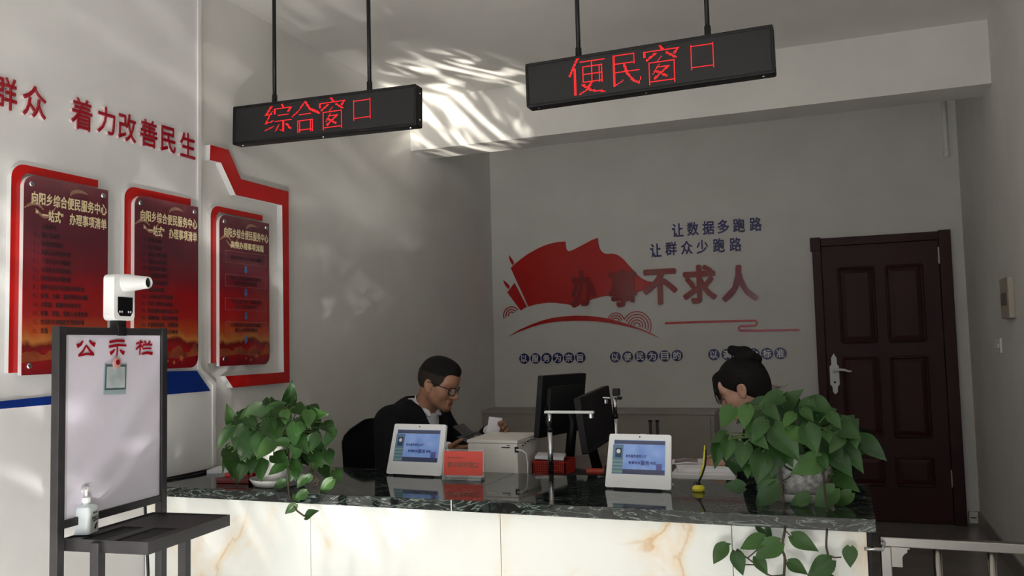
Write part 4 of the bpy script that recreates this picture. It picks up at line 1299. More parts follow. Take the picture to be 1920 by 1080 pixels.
# hanging card with a round magnet
cc = sl(216, 708, .0075)
M['pale_blue'] = mat('pale_blue_card', '9fb2b8', 0.4)
M['card_line'] = mat('card_line', '4f6468', 0.4)
M['card_white'] = mat('card_white', 'b9c4c8', 0.4)
nz = vary(M['card_white'], 'aab6ba', 'c6cfd2', 30)
kd = thing('hanging_card', 'small pale blue framed card held to the white notice board', 'card', RS @ Vector((.0062, cc.y, cc.z - .045)), rzS)
Rt = Matrix.Rotation(math.radians(-2), 3, 'X')
def kq(y, z, x=0): return Rt @ Vector((x, y, z))
for nm, y0, z0, y1, z1, x, m_ in (('card', -.05, -.008, .05, .088, .0, 'pale_blue'), ('dark_border', -.047, .006, .047, .086, .0012, 'card_line'), ('inner_field', -.041, .012, .041, .08, .0022, 'card_white')):
    q = [kq(y0, z0), kq(y1, z0), kq(y1, z1), kq(y0, z1)]
    MB().prism([(v_.y, v_.z) for v_ in q], (0, 0, 0), (0, 1, 0), (0, 0, 1), x, x + .0013).build(nm, m_, kd)
M['magnet'] = mat('pink_magnet', 'c99a92', 0.3)
mg = thing('round_magnet', 'round pinkish magnet holding the card on the board', 'magnet', RS @ Vector((.0098, cc.y + .003, cc.z + .028)), rzS)
MB().lathe([(0, .006), (.014, .005), (.018, .003), (.019, 0)], (0, 0, .019), 24, axis=(1, 0, 0)).build('disc', 'magnet', mg, smooth='auto')
MB().lathe([(0, .0068), (.009, .006), (.0095, .005)], (0, 0, .021), 18, axis=(1, 0, 0)).build('red_emblem', 'red_letter', mg, smooth='auto')
# tray
ty0, ty1, tx0, tx1, tz = -.205, .19, -.0, .292, .81
tr_ = MB()
sl1 = (.045, .125, -.19, -.01); sl2 = (.165, .25, -.19, -.01)
xs_ = [tx0, sl1[0], sl1[1], sl2[0], sl2[1], tx1]
for i in range(5):
    a_, c_ = xs_[i], xs_[i + 1]
    if i in (1, 3):
        tr_.mm((a_, ty0, tz - .01), (c_, sl1[2], tz - .004)).mm((a_, sl1[3], tz - .01), (c_, ty1, tz - .004))
    else:
        tr_.mm((a_, ty0, tz - .01), (c_, ty1, tz - .004))
tr = tr_.build('tray_top', 'blackmetal', sn)
rm = MB().mm((tx0, ty0 - .004, tz - .036), (tx1, ty0, tz)).mm((tx0, ty1, tz - .036), (tx1, ty1 + .004, tz)).mm((tx1, ty0 - .004, tz - .036), (tx1 + .004, ty1 + .004, tz)).mm((tx0 - .004, ty0 - .004, tz - .036), (tx0, ty1 + .004, tz))
rm.build('tray_rim', 'blackmetal', sn)
for s_ in (sl1, sl2):
    MB().mm((s_[0], s_[2], tz - .016), (s_[1], s_[3], tz - .0101)).build('recess', 'blacksoft', tr)
for y in (ty0 - .002, ty1 + .002):
    MB().mm((.108, y - .016, .012), (.138, y + .014, tz - .005)).build('leg', 'blackmetal', sn, bevel=.002)
for y in (YA, YB_):
    MB().mm((-.16, y - .015, 0), (.3, y + .015, .014)).build('foot_bar', 'blackmetal', sn)
cw = MB()
q0, q1 = sl(272, 945, -.03), sl(277, 1075, -.03)
cw.tube([(-.03, q0.y, 1.0), (-.03, q0.y, q0.z), (-.032, q0.y + .006, .78), (-.028, q1.y, q1.z), (-.03, q1.y, .3), (-.03, q1.y, .012)], .005, 8)
tc_ = MB(); tc_.v = [tuple(RS @ Vector(v)) for v in cw.v]; tc_.f = cw.f; tc_.m = cw.m
tag(tc_.build('cable', 'black', smooth=True), 'black cable hanging behind the notice stand', 'cable')

# thermometer on top of the stand
tq = sl(219, 605, .0)
th = thing('wall_thermometer', 'white infrared thermometer clipped on top of the notice stand', 'thermometer', RS @ Vector((0, tq.y + .012, 1.438)), rzS)
bz0, bz1 = .022, .172
MB().prism(rrect(-.046, bz0, .05, bz1, .016, 5), (0, 0, 0), (0, 1, 0), (0, 0, 1), -.024, .018).build('body', 'white', th, bevel=.01, segs=3)
MB().lathe([(0, 0), (.030, 0), (.029, .02), (.025, .045), (.02, .084), (.019, .094), (.0175, .096), (.0165, .094), (.0165, .087), (0, .087)], (.008, .008, .145), 28, axis=(1, .04, -.02)).build('barrel', 'white', th, smooth='auto')
MB().lathe([(0, .0905), (.006, .0905), (.006, .089), (.0163, .0885)], (.008, .008, .145), 24, axis=(1, .04, -.02)).build('lens', 'black', th)
ds = MB().prism([(-.03, .098), (-.03, .05), (-.02, .036), (.028, .036), (.038, .05), (.038, .098)], (.0182, 0, 0), (0, 1, 0), (0, 0, 1), 0, .002).build('display', 'glassdark', th)
for y in (-.022, -.012, .018, .028):
    MB().lathe([(0, .0008), (.0038, 0)], (.0203, y, .05), 12, axis=(1, 0, 0)).build('button', 'alu', ds)
MB().mm((-.016, -.026, -.002), (.016, .014, .026)).mm((.0135, -.026, -.028), (.019, .014, .0)).mm((-.019, -.026, -.028), (-.0142, .014, .0)).build('clip', 'black', th, bevel=.002)

# sanitizer bottle on the tray
q = at(161, 999, 2, tz)
sb_ = thing('sanitizer_bottle', 'white pump bottle of hand sanitizer on the black tray', 'bottle', (q.x, q.y, tz), math.radians(20))
sb_.scale = (.83, .83, .83)
M['milk'] = mat('milky_plastic', 'e6f0f3', 0.25)
M['labelp'] = mat('label_film', 'cfd6d4', 0.35)
bw, bd_ = .038, .03                                    # half sizes along y and x
def ring(hx, hy, z, r):
    return [(a_, c_, z) for a_, c_ in rrect(-hx, -hy, hx, hy, r, 4)]
rings = [ring(bd_, bw, 0, .012), ring(bd_ + .001, bw + .001, .004, .012), ring(bd_ + .001, bw + .001, .085, .012), ring(bd_ - .003, bw - .004, .096, .012), ring(bd_ - .012, bw - .018, .102, .009), ring(.013, .013, .104, .0129), ring(.012, .012, .112, .0119)]
mb = MB(); n_ = len(rings[0])
for r_ in rings: mb.v += r_
for i in range(len(rings) - 1):
    for k in range(n_):
        mb.f.append((i * n_ + k, i * n_ + (k + 1) % n_, (i + 1) * n_ + (k + 1) % n_, (i + 1) * n_ + k)); mb.m.append(0)
mb.f.append(tuple(range(n_))[::-1]); mb.m.append(0); mb.f.append(tuple(range((len(rings) - 1) * n_, len(rings) * n_))); mb.m.append(0)
mb.build('bottle_body', 'milk', sb_, smooth='auto')
lb = MB().prism(rrect(-.028, .008, .028, .082, .004, 3), (bd_ + .0012, 0, 0), (0, 1, 0), (0, 0, 1), 0, .0006).build('label', 'labelp', sb_)
lt = MB()
line_text(lt, '消毒液', (bd_ + .0012, -.012, .07), (0, 1, 0), (0, 0, 1), .03, .007, .0008, .01)
line_text(lt, '免洗手', (bd_ + .0012, -.018, .048), (0, 1, 0), (0, 0, 1), .042, .013, .0008, .02)
lt.bar((bd_ + .0018, -.012, .043), (bd_ + .0018, .024, .046), .004, .0006, up=(1, 0, 0))
lt.prism([(-.004, .016), (.006, .03), (.022, .038), (.016, .024), (.008, .012)], (bd_ + .0012, 0, 0), (0, 1, 0), (0, 0, 1), .0006, .0012)
lt.build('label_print', 'grey_text', lb)
pm = MB().lathe([(0, .11), (.0155, .11), (.0165, .113), (.0165, .128), (.013, .131), (.006, .133), (.0055, .15), (.009, .152), (.0095, .166), (.006, .169), (0, .17)], (0, 0, 0), 24).build('pump', 'white', sb_, smooth='auto')
MB().tube([(0, 0, .161), (.0, -.015, .163), (.0, -.026, .158), (.0, -.031, .153)], [.008, .006, .004, .003], 12).build('nozzle', 'white', pm, smooth=True)
# ------------------------------------------------------------------ pothos plants
M['leaf'] = mat('pothos_leaf', '2f5a24', 0.42, spec=0.35)
N, L, b = nodes(M['leaf'])
n1 = noise(N, L, 9, 4, .4)
r1 = ramp(N, [(.3, '1c3716'), (.52, '25471c'), (.72, '2f5523')])
oi = N.new('ShaderNodeAttribute'); oi.attribute_name = 'tone'
mx = N.new('ShaderNodeMixRGB'); mx.blend_type = 'MIX'
mx.inputs[2].default_value = (*lin('557c38'), 1)
L.new(n1.outputs['Fac'], r1.inputs[0]); L.new(r1.outputs[0], mx.inputs[1]); L.new(oi.outputs['Fac'], mx.inputs[0]); L.new(mx.outputs[0], b.inputs['Base Color'])
b.inputs['Subsurface Weight'].default_value = 0.0
M['stem'] = mat('pothos_stem', '3b3326', 0.6)
M['petiole'] = mat('pothos_petiole', '56703a', 0.5)
M['pot_white'] = mat('white_glazed_pot', 'dcdcd8', 0.25)
M['pot_silver'] = vary(mat('mottled_silver_pot', '9a9a98', 0.5), '7c7c7c', 'b8b8b4', 55, .25, 90)
ST = [(-.05, .10), (.02, .25), (.12, .345), (.25, .375), (.40, .35), (.55, .285), (.70, .20), (.84, .11), (.94, .045), (1.0, .004)]
class Foliage:
    def __init__(s):
        s.mb, s.tone = MB(), []
    def leaf(s, base, tip, nrm, wf=1.0, droop=.18, fold=.22, tone=0.0):
        base, tip = Vector(base), Vector(tip)
        y = tip - base
        Ln = y.length
        y.normalize()
        n = Vector(nrm); n = (n - y * n.dot(y)).normalized()
        x = y.cross(n)
        n0 = len(s.mb.v)
        for i, (t, wd) in enumerate(ST):
            wd *= wf
            for j, k in enumerate((-1, -.72, -.36, 0, .36, .72, 1)):
                tt = t - (.10 * abs(k) ** 1.5 if i == 0 else .04 * abs(k) if i == 1 else 0)
                z = fold * wd * abs(k) * 1.0 - droop * (t - .35) ** 2 + .02 * math.sin(9 * t + 2 * k) * abs(k)
                s.mb.v.append(tuple(base + y * (tt * Ln) + x * (k * wd * Ln) + n * (z * Ln)))
        for i in range(len(ST) - 1):
            for j in range(6):
                a = n0 + i * 7 + j
                s.mb.f.append((a, a + 1, a + 8, a + 7)); s.mb.m.append(0); s.tone.append(tone)
    def build(s, name, parent):
        o = s.mb.build(name, 'leaf', parent, smooth=True, world=True)
        at_ = o.data.attributes.new('tone', 'FLOAT', 'FACE')
        at_.data.foreach_set('value', s.tone)
        return o

def curve(pts, n=6):
    """smooth line through points (Catmull-Rom)"""
    P = [Vector(p) for p in pts]
    P = [P[0] * 2 - P[1]] + P + [P[-1] * 2 - P[-2]]
    out = []
    for i in range(1, len(P) - 2):
        for k in range(n):
            t = k / n
            a, b_, c, d = P[i - 1], P[i], P[i + 1], P[i + 2]
            out.append(.5 * ((2 * b_) + (c - a) * t + (2 * a - 5 * b_ + 4 * c - d) * t * t + (3 * b_ - a - 3 * c + d) * t ** 3))
    out.append(P[-2])
    return out

def pothos(label, ctr, off, k, leaves, trailing, vines, dome, fill, soil_z, seed, rdepth):
    """leaves: base and tip points read on the photograph, set on a dome around the pot"""
    rnd = random.Random(seed)
    t = thing('potted_pothos', label, 'plant', ctr)
    cx, cy, rx, ry = dome
    fo, pe = Foliage(), MB()
    crown = Vector((ctr[0], ctr[1], soil_z))
    def place(x, y, d):
        px, py = off[0] + x / k, off[1] + y / k
        return at(px, py, 1, ctr[1] - d)
    def dep(x, y, extra=0):
        u = ((x - cx) / rx) ** 2 + ((y - cy) / ry) ** 2
        return rdepth * math.sqrt(max(0.02, 1 - min(u, 1))) + extra
    view = (Vector(ctr) + Vector((0, 0, .15)) - CAM).normalized()
    def put(bx, by, tx, ty, wf, d0, d1, tone, pet=True):
        B, T = place(bx, by, d0), place(tx, ty, d1)
        y = (T - B).normalized()
        nrm = -view * 1.0 + Vector((rnd.uniform(-.35, .35), rnd.uniform(-.2, .2), rnd.uniform(.05, .65)))
        fo.leaf(B, T, nrm, wf, rnd.uniform(.12, .3), rnd.uniform(.12, .32), tone)
        if pet:
            mid = B * .55 + crown * .45 + Vector((0, 0, rnd.uniform(.01, .05)))
            pe.tube(curve([B, B * .8 + mid * .2 + Vector((0, 0, .006)), mid, crown + Vector((rnd.uniform(-.05, .05), rnd.uniform(-.05, .05), 0))], 4), .0022, 6)
    for i, (bx, by, tx, ty, wf) in enumerate(leaves):
        d0 = dep((bx + tx) / 2, (by + ty) / 2, rnd.uniform(-.01, .03))
        put(bx, by, tx, ty, wf, d0 - .012, d0 + .018, max(0, rnd.gauss(.05, .12)))
    for i in range(fill):
        a = rnd.uniform(0, 2 * PI); r = math.sqrt(rnd.uniform(0, .6))
        x, y = cx + rx * r * math.cos(a), cy + ry * r * math.sin(a)
        ln = rnd.uniform(.26, .42) * rx
        a2 = rnd.gauss(-PI / 2, .8)
        d0 = dep(x, y) * rnd.uniform(-.7, .75)
        put(x - ln / 2 * math.cos(a2), y + ln / 2 * math.sin(a2), x + ln / 2 * math.cos(a2), y - ln / 2 * math.sin(a2), rnd.uniform(.8, 1.05), d0, d0 + rnd.uniform(0, .04), 0.0)
    for (bx, by, tx, ty, wf, d) in trailing:
        put(bx, by, tx, ty, wf, d, d + .012, max(0, rnd.gauss(.12, .12)), False)
    fo.build('foliage', t)
    pe.build('petioles', 'petiole', t, smooth=True, world=True)
    for pts, r in vines:
        c = curve([place(x, y, d) for x, y, d in pts])
        MB().tube(c, r, 8).build('vine', 'stem', t, smooth=True, world=True)
    return t

P1 = [(545, 222, 570, 55, .75), (515, 222, 368, 232, .45), (150, 385, 95, 222, .75), (130, 385, 15, 560, .55), (100, 530, 62, 740, .25), (118, 590, 152, 768, .85), (232, 640, 168, 805, .7),
      (310, 255, 178, 330, .95), (345, 235, 210, 320, .9), (430, 255, 330, 330, .9), (445, 265, 545, 335, .95), (585, 245, 670, 265, .9), (700, 235, 772, 275, .8), (640, 330, 818, 288, .8), (690, 270, 690, 392, 1.05),
      (205, 390, 150, 560, .95), (270, 430, 255, 622, .95), (235, 380, 138, 470, .9), (400, 335, 420, 485, 1.0), (435, 350, 482, 492, .9), (350, 440, 318, 625, 1.0), (445, 480, 300, 620, .9),
      (335, 615, 345, 782, .95), (290, 600, 270, 722, .9), (590, 365, 585, 535, .95), (545, 500, 428, 490, .9), (570, 580, 672, 488, .8), (435, 590, 545, 650, .85), (525, 650, 386, 732, .8),
      (605, 655, 590, 778, .9), (555, 640, 645, 705, .8), (800, 360, 880, 440, .9), (868, 410, 800, 542, .85), (755, 440, 700, 565, .95), (825, 555, 845, 668, 1.0), (720, 580, 785, 672, .95),
      (790, 675, 832, 765, .95), (880, 705, 925, 795, .9), (745, 650, 690, 725, .9), (640, 360, 600, 460, 1.), (520, 270, 520, 370, 1.0), (250, 320, 300, 410, .95), (600, 470, 690, 560, .9)]
T1 = [(520, 780, 428, 835, .85, .11), (665, 750, 600, 832, .9, .14), (860, 770, 764, 876, .8, .12), (705, 740, 640, 805, .9, .13), (672, 856, 580, 922, .85, .17), (594, 948, 516, 1020, .85, .185), (668, 1036, 758, 990, .75, .185), (585, 880, 625, 930, .8, .17)]
V1 = [([(545, 545, .1), (543, 640, .125), (540, 760, .135), (545, 850, .15), (565, 920, .178), (598, 985, .187), (640, 1020, .187), (668, 1038, .187)], .0035), ([(700, 640, .09), (705, 700, .1), (745, 760, .105), (715, 800, .11), (760, 800, .11)], .0045), ([(745, 640, .08), (735, 720, .1), (760, 770, .11), (730, 830, .11)], .0035)]
c1 = (-2.185, -3.885, ZT + .012)
pothos('green trailing pothos in a white pot at the left of the counter', c1, (400, 700), 3.857, P1, T1, V1, (460, 480, 430, 330), 46, ZT + .16, 3, .17)
t = bpy.data.objects['potted_pothos']
MB().lathe([(0, 0), (.062, 0), (.07, .008), (.092, .07), (.1, .135), (.108, .14), (.108, .155), (.098, .155), (.092, .14), (0, .138)], (0, 0, 0), 40).build('pot', 'pot_white', t, smooth='auto')
MB().lathe([(0, .139), (.091, .139), (0, .145)], (0, 0, 0), 24).build('soil', 'soil', t)
sa = tag(MB().lathe([(0, 0), (.09, 0), (.098, .004), (.112, .026), (.114, .03), (.108, .03), (.094, .01), (0, .0105)], (0, 0, 0), 48).build('plant_saucer', 'pot_white', smooth='auto'), 'white saucer under the left plant', 'saucer')
sa.location = (c1[0], c1[1], ZT)

P2 = [(388, 285, 282, 335, .9), (395, 335, 478, 258, .9), (172, 340, 122, 432, 1.05), (235, 332, 222, 432, .95), (312, 395, 260, 492, .9), (270, 400, 228, 472, .9), (145, 452, 76, 492, .85), (112, 490, 96, 608, .75),
      (155, 478, 145, 572, 1.0), (225, 498, 210, 605, 1.05), (240, 585, 238, 652, .8), (305, 535, 282, 676, 1.0), (325, 440, 285, 500, .9), (358, 425, 468, 572, .95), (335, 362, 392, 385, .7), (440, 365, 395, 425, .95),
      (508, 308, 625, 362, .95), (500, 420, 545, 545, 1.0), (585, 440, 600, 495, .95), (632, 420, 738, 472, 1.15), (738, 470, 852, 574, .8), (665, 500, 752, 627, .75), (618, 538, 702, 642, .95), (615, 635, 735, 704, .95),
      (560, 568, 428, 630, .95), (560, 545, 592, 612, .9), (320, 330, 380, 395, .9), (420, 430, 500, 500, .9), (260, 450, 330, 520, .9), (480, 345, 530, 400, .9), (600, 365, 650, 430, .9), (400, 540, 440, 600, .9), (650, 455, 600, 540, .9), (700, 440, 720, 520, .9)]
T2 = [(620, 698, 530, 798, 1.0, .12), (692, 715, 612, 782, .9, .08), (508, 728, 418, 778, .85, .12), (222, 688, 128, 682, .95, .12), (350, 635, 275, 700, 1.0, .12), (372, 680, 268, 782, .95, .14), (265, 795, 372, 838, .85, .17), (290, 840, 348, 922, .9, .25), (525, 815, 600, 848, .9, .2),
      (438, 905, 552, 970, .85, .31), (690, 955, 690, 1044, 1.05, .30), (308, 915, 202, 958, .9, .31), (378, 935, 266, 1002, .95, .32), (140, 945, 84, 1027, .95, .31), (108, 950, 165, 938, .7, .3), (188, 975, 218, 1080, .9, .31), (278, 998, 328, 1078, .9, .32), (422, 1020, 505, 1072, .95, .32), (605, 1012, 500, 1085, .95, .31), (590, 1080, 640, 1150, .9, .31), (400, 1090, 340, 1160, .9, .32)]
V2 = [([(372, 560, .1), (385, 640, .13), (398, 760, .18), (405, 830, .26), (402, 880, .305), (390, 955, .315), (402, 1000, .32), (398, 1090, .32)], .004), ([(572, 610, .11), (577, 690, .13), (590, 800, .2), (588, 880, .3), (585, 945, .305), (592, 990, .305), (582, 1030, .305)], .0035),
      ([(405, 880, .305), (425, 900, .31), (440, 910, .312)], .002), ([(592, 988, .305), (620, 998, .305), (652, 997, .305)], .0022), ([(402, 1000, .32), (415, 1018, .32), (426, 1028, .32)], .002), ([(398, 1075, .32), (350, 1080, .32), (325, 1072, .32)], .0025), ([(390, 945, .315), (372, 945, .318)], .002),
      ([(188, 965, .31), (215, 985, .31), (250, 1010, .315), (275, 1030, .318)], .0025), ([(225, 1030, .31), (255, 1030, .315), (275, 1032, .318)], .002), ([(308, 920, .31), (285, 960, .312), (240, 1000, .315)], .002), ([(385, 660, .13), (405, 655, .13), (428, 640, .12)], .002), ([(605, 590, .09), (608, 630, .1), (590, 670, .12)], .0025)]
c2 = (-.148, -3.745, ZT + .014)
pothos('big trailing pothos in a silver pot at the right end of the counter', c2, (1300, 620), 2.3475, P2, T2, V2, (430, 485, 380, 215), 42, ZT + .155, 5, .15)
t = bpy.data.objects['potted_pothos.001']
MB().lathe([(0, 0), (.078, 0), (.084, .006), (.098, .07), (.107, .13), (.112, .135), (.112, .15), (.104, .15), (.1, .135), (0, .134)], (0, 0, 0), 40).build('pot', 'pot_silver', t, smooth='auto')
MB().lathe([(0, .135), (.099, .135), (0, .141)], (0, 0, 0), 24).build('soil', 'soil', t)
sa = tag(MB().lathe([(0, 0), (.088, 0), (.094, .004), (.106, .024), (.108, .03), (.102, .03), (.09, .012), (0, .0125)], (0, 0, 0), 48).build('plant_saucer', 'ivory', smooth='auto'), 'grey white saucer under the right plant', 'saucer')
sa.location = (c2[0], c2[1], ZT)
# ------------------------------------------------------------------ the two clerks
def Hm(loc, yaw, pitch, roll=0):
    return Matrix.Translation(Vector(loc)) @ Matrix.Rotation(yaw, 4, 'Z') @ Matrix.Rotation(pitch, 4, 'Y') @ Matrix.Rotation(roll, 4, 'X')

def head_sdf(s, H, female=False):
    R3 = np.array(H.to_3x3())
    def p(x, y, z): return tuple(H @ Vector((x, y, z)))
    f = .96 if female else 1.0
    def e(c, r, k=.015, op='u', rx=None):
        R4 = R3 if rx is None else np.array((H.to_3x3() @ rx))
        s.ell(p(*c), r, k, op, R4)
    e((-.008, 0, .03), (.098 * f, .077 * f, .095 * f), .02)
    e((.03, 0, -.03), (.064, .060 * f, .076), .03)
    for y in (-1, 1):
        s.cap(p(.005, .048 * y * f, -.045), p(.070, .018 * y, -.095), .022, .017, .025)       # jaw
        e((.052, .042 * y, -.022), (.030, .022, .026), .02)                                   # cheek
        s.cap(p(.0885, .010 * y, .024), p(.070, .050 * y, .024), .010, .008, .014)            # brow
    e((.078, 0, -.098), (.020, .022, .016), .02)                                              # chin
    e((.070, 0, .055), (.034, .055, .040), .03)                                               # forehead
    for y in (-1, 1):
        e((.101, .032 * y, .003), (.013, .017, .010), .012, 's')                              # eye socket
        e((.0795, .031 * y, .003), (.0125, .0145, .0105), .004)                               # eyeball under lid
    s.cap(p(.090, 0, .012), p(.116, 0, -.030), .0080, .0105, .010)                           # nose
    e((.110, 0, -.036), (.014, .016, .010), .008)
    for y in (-1, 1):
        e((.1005, .0125 * y, -.0385), (.010, .0075, .0075), .006)
    s.cap(p(.0895, -.018, -.0615), p(.0895, .018, -.0615), .0075, .0075, .008)                # lips
    s.cap(p(.0965, -.006, -.0615), p(.0965, .006, -.0615), .005, .005, .008)
    s.cap(p(.0895, -.014, -.0725), p(.0895, .014, -.0725), .0082, .0082, .007)
    s.cap(p(.1035, -.022, -.0668), p(.1035, .022, -.0668), .0028, .0028, .003, 's')
    for y in (-1, 1):                                                                         # ears
        tilt = Matrix.Rotation(.25 * -1, 3, 'Y') @ Matrix.Rotation(-.35 * y, 3, 'Z')
        e((-.010, .079 * y * f, -.004), (.021, .010, .033), .008, 'u', tilt)
        e((-.006, .090 * y * f, .000), (.011, .008, .019), .006, 's', tilt)
        e((-.002, .0775 * y * f, -.03), (.010, .008, .011), .008)

def hand_sdf(s, wrist, d, palm, curl=(.5, .6, .5), thumb_curl=.4, side=1.0):
    """wrist position, pointing direction d, palm normal (towards what is held); side: +1 thumb to d x palm"""
    w_, d, n = Vector(wrist), Vector(d).normalized(), Vector(palm)
    n = (n - d * n.dot(d)).normalized()
    t_ = d.cross(n) * side
    def c(a, b_, r1, r2, k=.008): s.cap(tuple(a), tuple(b_), r1, r2, k)
    for o_, r in ((.024, .0145), (.008, .0155), (-.008, .0155), (-.024, .0145)):
        c(w_ + t_ * o_ * .6 + d * .005, w_ + d * .08 + t_ * o_, r, .0125, .012)
    for o_, L0 in ((.027, .041), (.0095, .046), (-.0085, .043), (-.026, .034)):
        q = w_ + d * .082 + t_ * o_
        dd = (d + t_ * o_ * 2.2).normalized()
        a = 0
        for k_, (ls, cu) in enumerate(zip((1.0, .62, .52), curl)):
            a += cu
            v_ = dd * math.cos(a) + n * math.sin(a)
            q2 = q + v_ * (L0 * ls)
            c(q, q2, .0092 - .0008 * k_, .0084 - .0008 * k_, .004)
            q = q2
    q = w_ + d * .022 + t_ * .026
    v1 = (d * .75 + t_ * .62 + n * .3).normalized()
    q2 = q + v1 * .042
    c(w_ + d * .012 + t_ * .012, q, .016, .0135, .012); c(q, q2, .0135, .0105, .006)
    v2 = (v1 + d * thumb_curl + n * thumb_curl * .5).normalized()
    c(q2, q2 + v2 * .03, .0102, .0082, .004)

def arm(s, sh, el, wr, r, k=.03):
    s.cap(sh, el, r[0], r[1], k); s.cap(el, wr, r[1] * .98, r[2], k)

def torso(s, g, chest, neckb, female=False, low=.60, hip=True):
    cx, cz = chest
    wd = .155 if female else .172
    if hip:
        s.ell((0.0, 0, low - .03), (.125 + g, .165 + g, .13 + g), .03)
    s.cap((.01, 0, low), (cx - .01, 0, cz - .03), .105 + g, .112 + g, .04, 'u', ((0, 1, 0), .72))
    s.ell((cx, 0, cz), (.118 + g, wd + g, .150 + g), .03)
    s.cap((cx - .005, -wd + .015, cz + .075), (cx - .005, wd - .015, cz + .075), .052 + g, .052 + g, .035)
    s.cap((cx + .0, 0, cz + .075), (neckb[0] - .01, 0, neckb[2] - .02), .085 + g, .055 + g, .04)

def person_legs(root, xk, seat_z, mat_, name='trousers'):
    s = SDF(.011)
    s.ell((0.0, 0, seat_z + .09), (.15, .18, .11), .03)
    for y in (-.10, .10):
        s.cap((.02, y * .9, seat_z + .08), (xk, y * 1.1, seat_z + .07), .088, .066, .03)
        s.cap((xk, y * 1.1, seat_z + .07), (xk - .03, y * 1.1, .10), .062, .048, .02)
    s.build(name, mat_, root)
    for y in (-.11, .11):
        f = SDF(.006)
        f.ell((xk - .02, y, .05), (.06, .042, .05), .02); f.cap((xk - .02, y, .036), (xk + .12, y, .028), .038, .03, .02)
        f.plane((0, 0, .003), (0, 0, -1))
        f.build('shoe', 'black', root)

# --- the man
mR = thing('person', 'seated man in a black suit and glasses looking down at a dark folder', 'person', (-2.10, -2.98, 0), math.radians(-15))
inv = ROOT[mR.name].inverted()
HM = Hm((.24, .01, 1.163), math.radians(13), math.radians(17))
chest, nb = (.095, .925), (.165, 0, 1.04)
RW, LW = (.415, -.125, .872), (.44, .165, .925)
RE, LE = (.17, -.275, .745), (.21, .265, .76)
RS_, LS_ = (.085, -.185, .985), (.085, .185, .985)
s = SDF(.0042)
torso(s, 0, chest, nb)
s.cap((.135, 0, 1.00), tuple(HM @ Vector((-.028, 0, -.04))), .058, .054, .02)
head_sdf(s, HM)
arm(s, RS_, RE, RW, (.05, .04, .026)); arm(s, LS_, LE, LW, (.05, .04, .026))
hand_sdf(s, RW, (.9, .38, -.05), (.15, .55, .75), (.35, .75, .6), .3, 1.0)
hand_sdf(s, LW, (.85, -.1, .25), (.1, -.9, -.3), (.3, .6, .5), .3, 1.0)
HI = np.array(HM.inverted())
def pick_face(ctr):
    q = ctr @ HI[:3, :3].T + HI[:3, 3]
    lip_ = (q[:, 0] > .088) & (np.abs(q[:, 1]) < .024 - .35 * np.abs(q[:, 2] + .067)) & (q[:, 2] < -.056) & (q[:, 2] > -.080)
    return lip_ * 1
s.build('body', ['skin', 'lip'], mR, pick_face)
j = SDF(.006)
torso(j, .022, chest, nb)
arm(j, RS_, RE, tuple(Vector(RW) * .93 + Vector(RE) * .07), (.068, .058, .043)); arm(j, LS_, LE, tuple(Vector(LW) * .93 + Vector(LE) * .07), (.068, .058, .043))
for y in (-1, 1):
    j.cap((.13, .075 * y, 1.075), (.225, .055 * y, .95), .018, .022, .02); j.cap((.225, .055 * y, .95), (.205, .012 * y, .77), .022, .016, .02)   # lapels
j.cap((.10, 0, 1.045), (.30, 0, 1.20), .063, .075, .006, 's')
j.cap((.215, 0, 1.07), (.255, .0, .80), .062, .012, .006, 's', ((1, 0, 0), .35))
for W_, E_ in ((RW, RE), (LW, LE)):                                                      # open cuffs
    v_ = (Vector(W_) - Vector(E_)).normalized()
    j.cap(tuple(Vector(W_) * .9 + Vector(E_) * .1), tuple(Vector(W_) + v_ * .06), .033, .033, .004, 's')
j.build('suit_jacket', 'suit', mR)
h = SDF(.005)
torso(h, .009, chest, nb, hip=False)
h.plane((0, 0, .62), (0, 0, -1))
ax_ = (HM @ Vector((-.028, 0, -.04)) - Vector((.135, 0, 1.0))).normalized()
h.cap((.14, 0, 1.0), tuple(Vector((.14, 0, 1.005)) + ax_ * .085), .072, .066, .015)
h.plane(tuple(Vector((.14, 0, 1.005)) + ax_ * .078), tuple(ax_ + Vector((.62, 0, 0))))
for y in (-1, 1):                                                                         # collar wings
    h.cap((.185, .045 * y, 1.07), (.228, .040 * y, 1.015), .012, .006, .006, 'u', None)
    h.cap((.20, .020 * y, 1.05), (.228, .040 * y, 1.015), .012, .006, .006)
for W_, E_ in ((RW, RE), (LW, LE)):
    h.cap(tuple(Vector(W_) * .90 + Vector(E_) * .10), tuple(Vector(W_) * .985 + Vector(E_) * .015), .034, .036, .004)
h.cap((.125, 0, .99), tuple(HM @ Vector((-.028, 0, -.06))), .0605, .0605, .003, 's')
h.build('shirt', 'shirt', mR)
def hair_pick(ctr):
    q = ctr @ HI[:3, :3].T + HI[:3, 3]
    return ((q[:, 2] < .060) & (q[:, 0] < .07)) * 1
hs = SDF(.0036)
R3 = np.array(HM.to_3x3())
def hp_(x, y, z): return tuple(HM @ Vector((x, y, z)))
hs.ell(hp_(-.010, 0, .036), (.1035, .0815, .100), .01, 'u', R3)
hs.ell(hp_(.014, 0, .088), (.091, .066, .050), .03, 'u', R3)
n_ = HM.to_3x3() @ Vector((.404, 0, -.915))
hs.plane(hp_(.03, 0, -.012), tuple(n_), .006)
hs.ell(hp_(.118, 0, -.004), (.084, .14, .070), .004, 's', R3)
for y in (-1, 1):
    hs.ell(hp_(-.006, .085 * y, -.012), (.022, .02, .032), .004, 's', R3)
hs.build('hair', ['hair', 'stubble'], mR, hair_pick)
eb = MB()
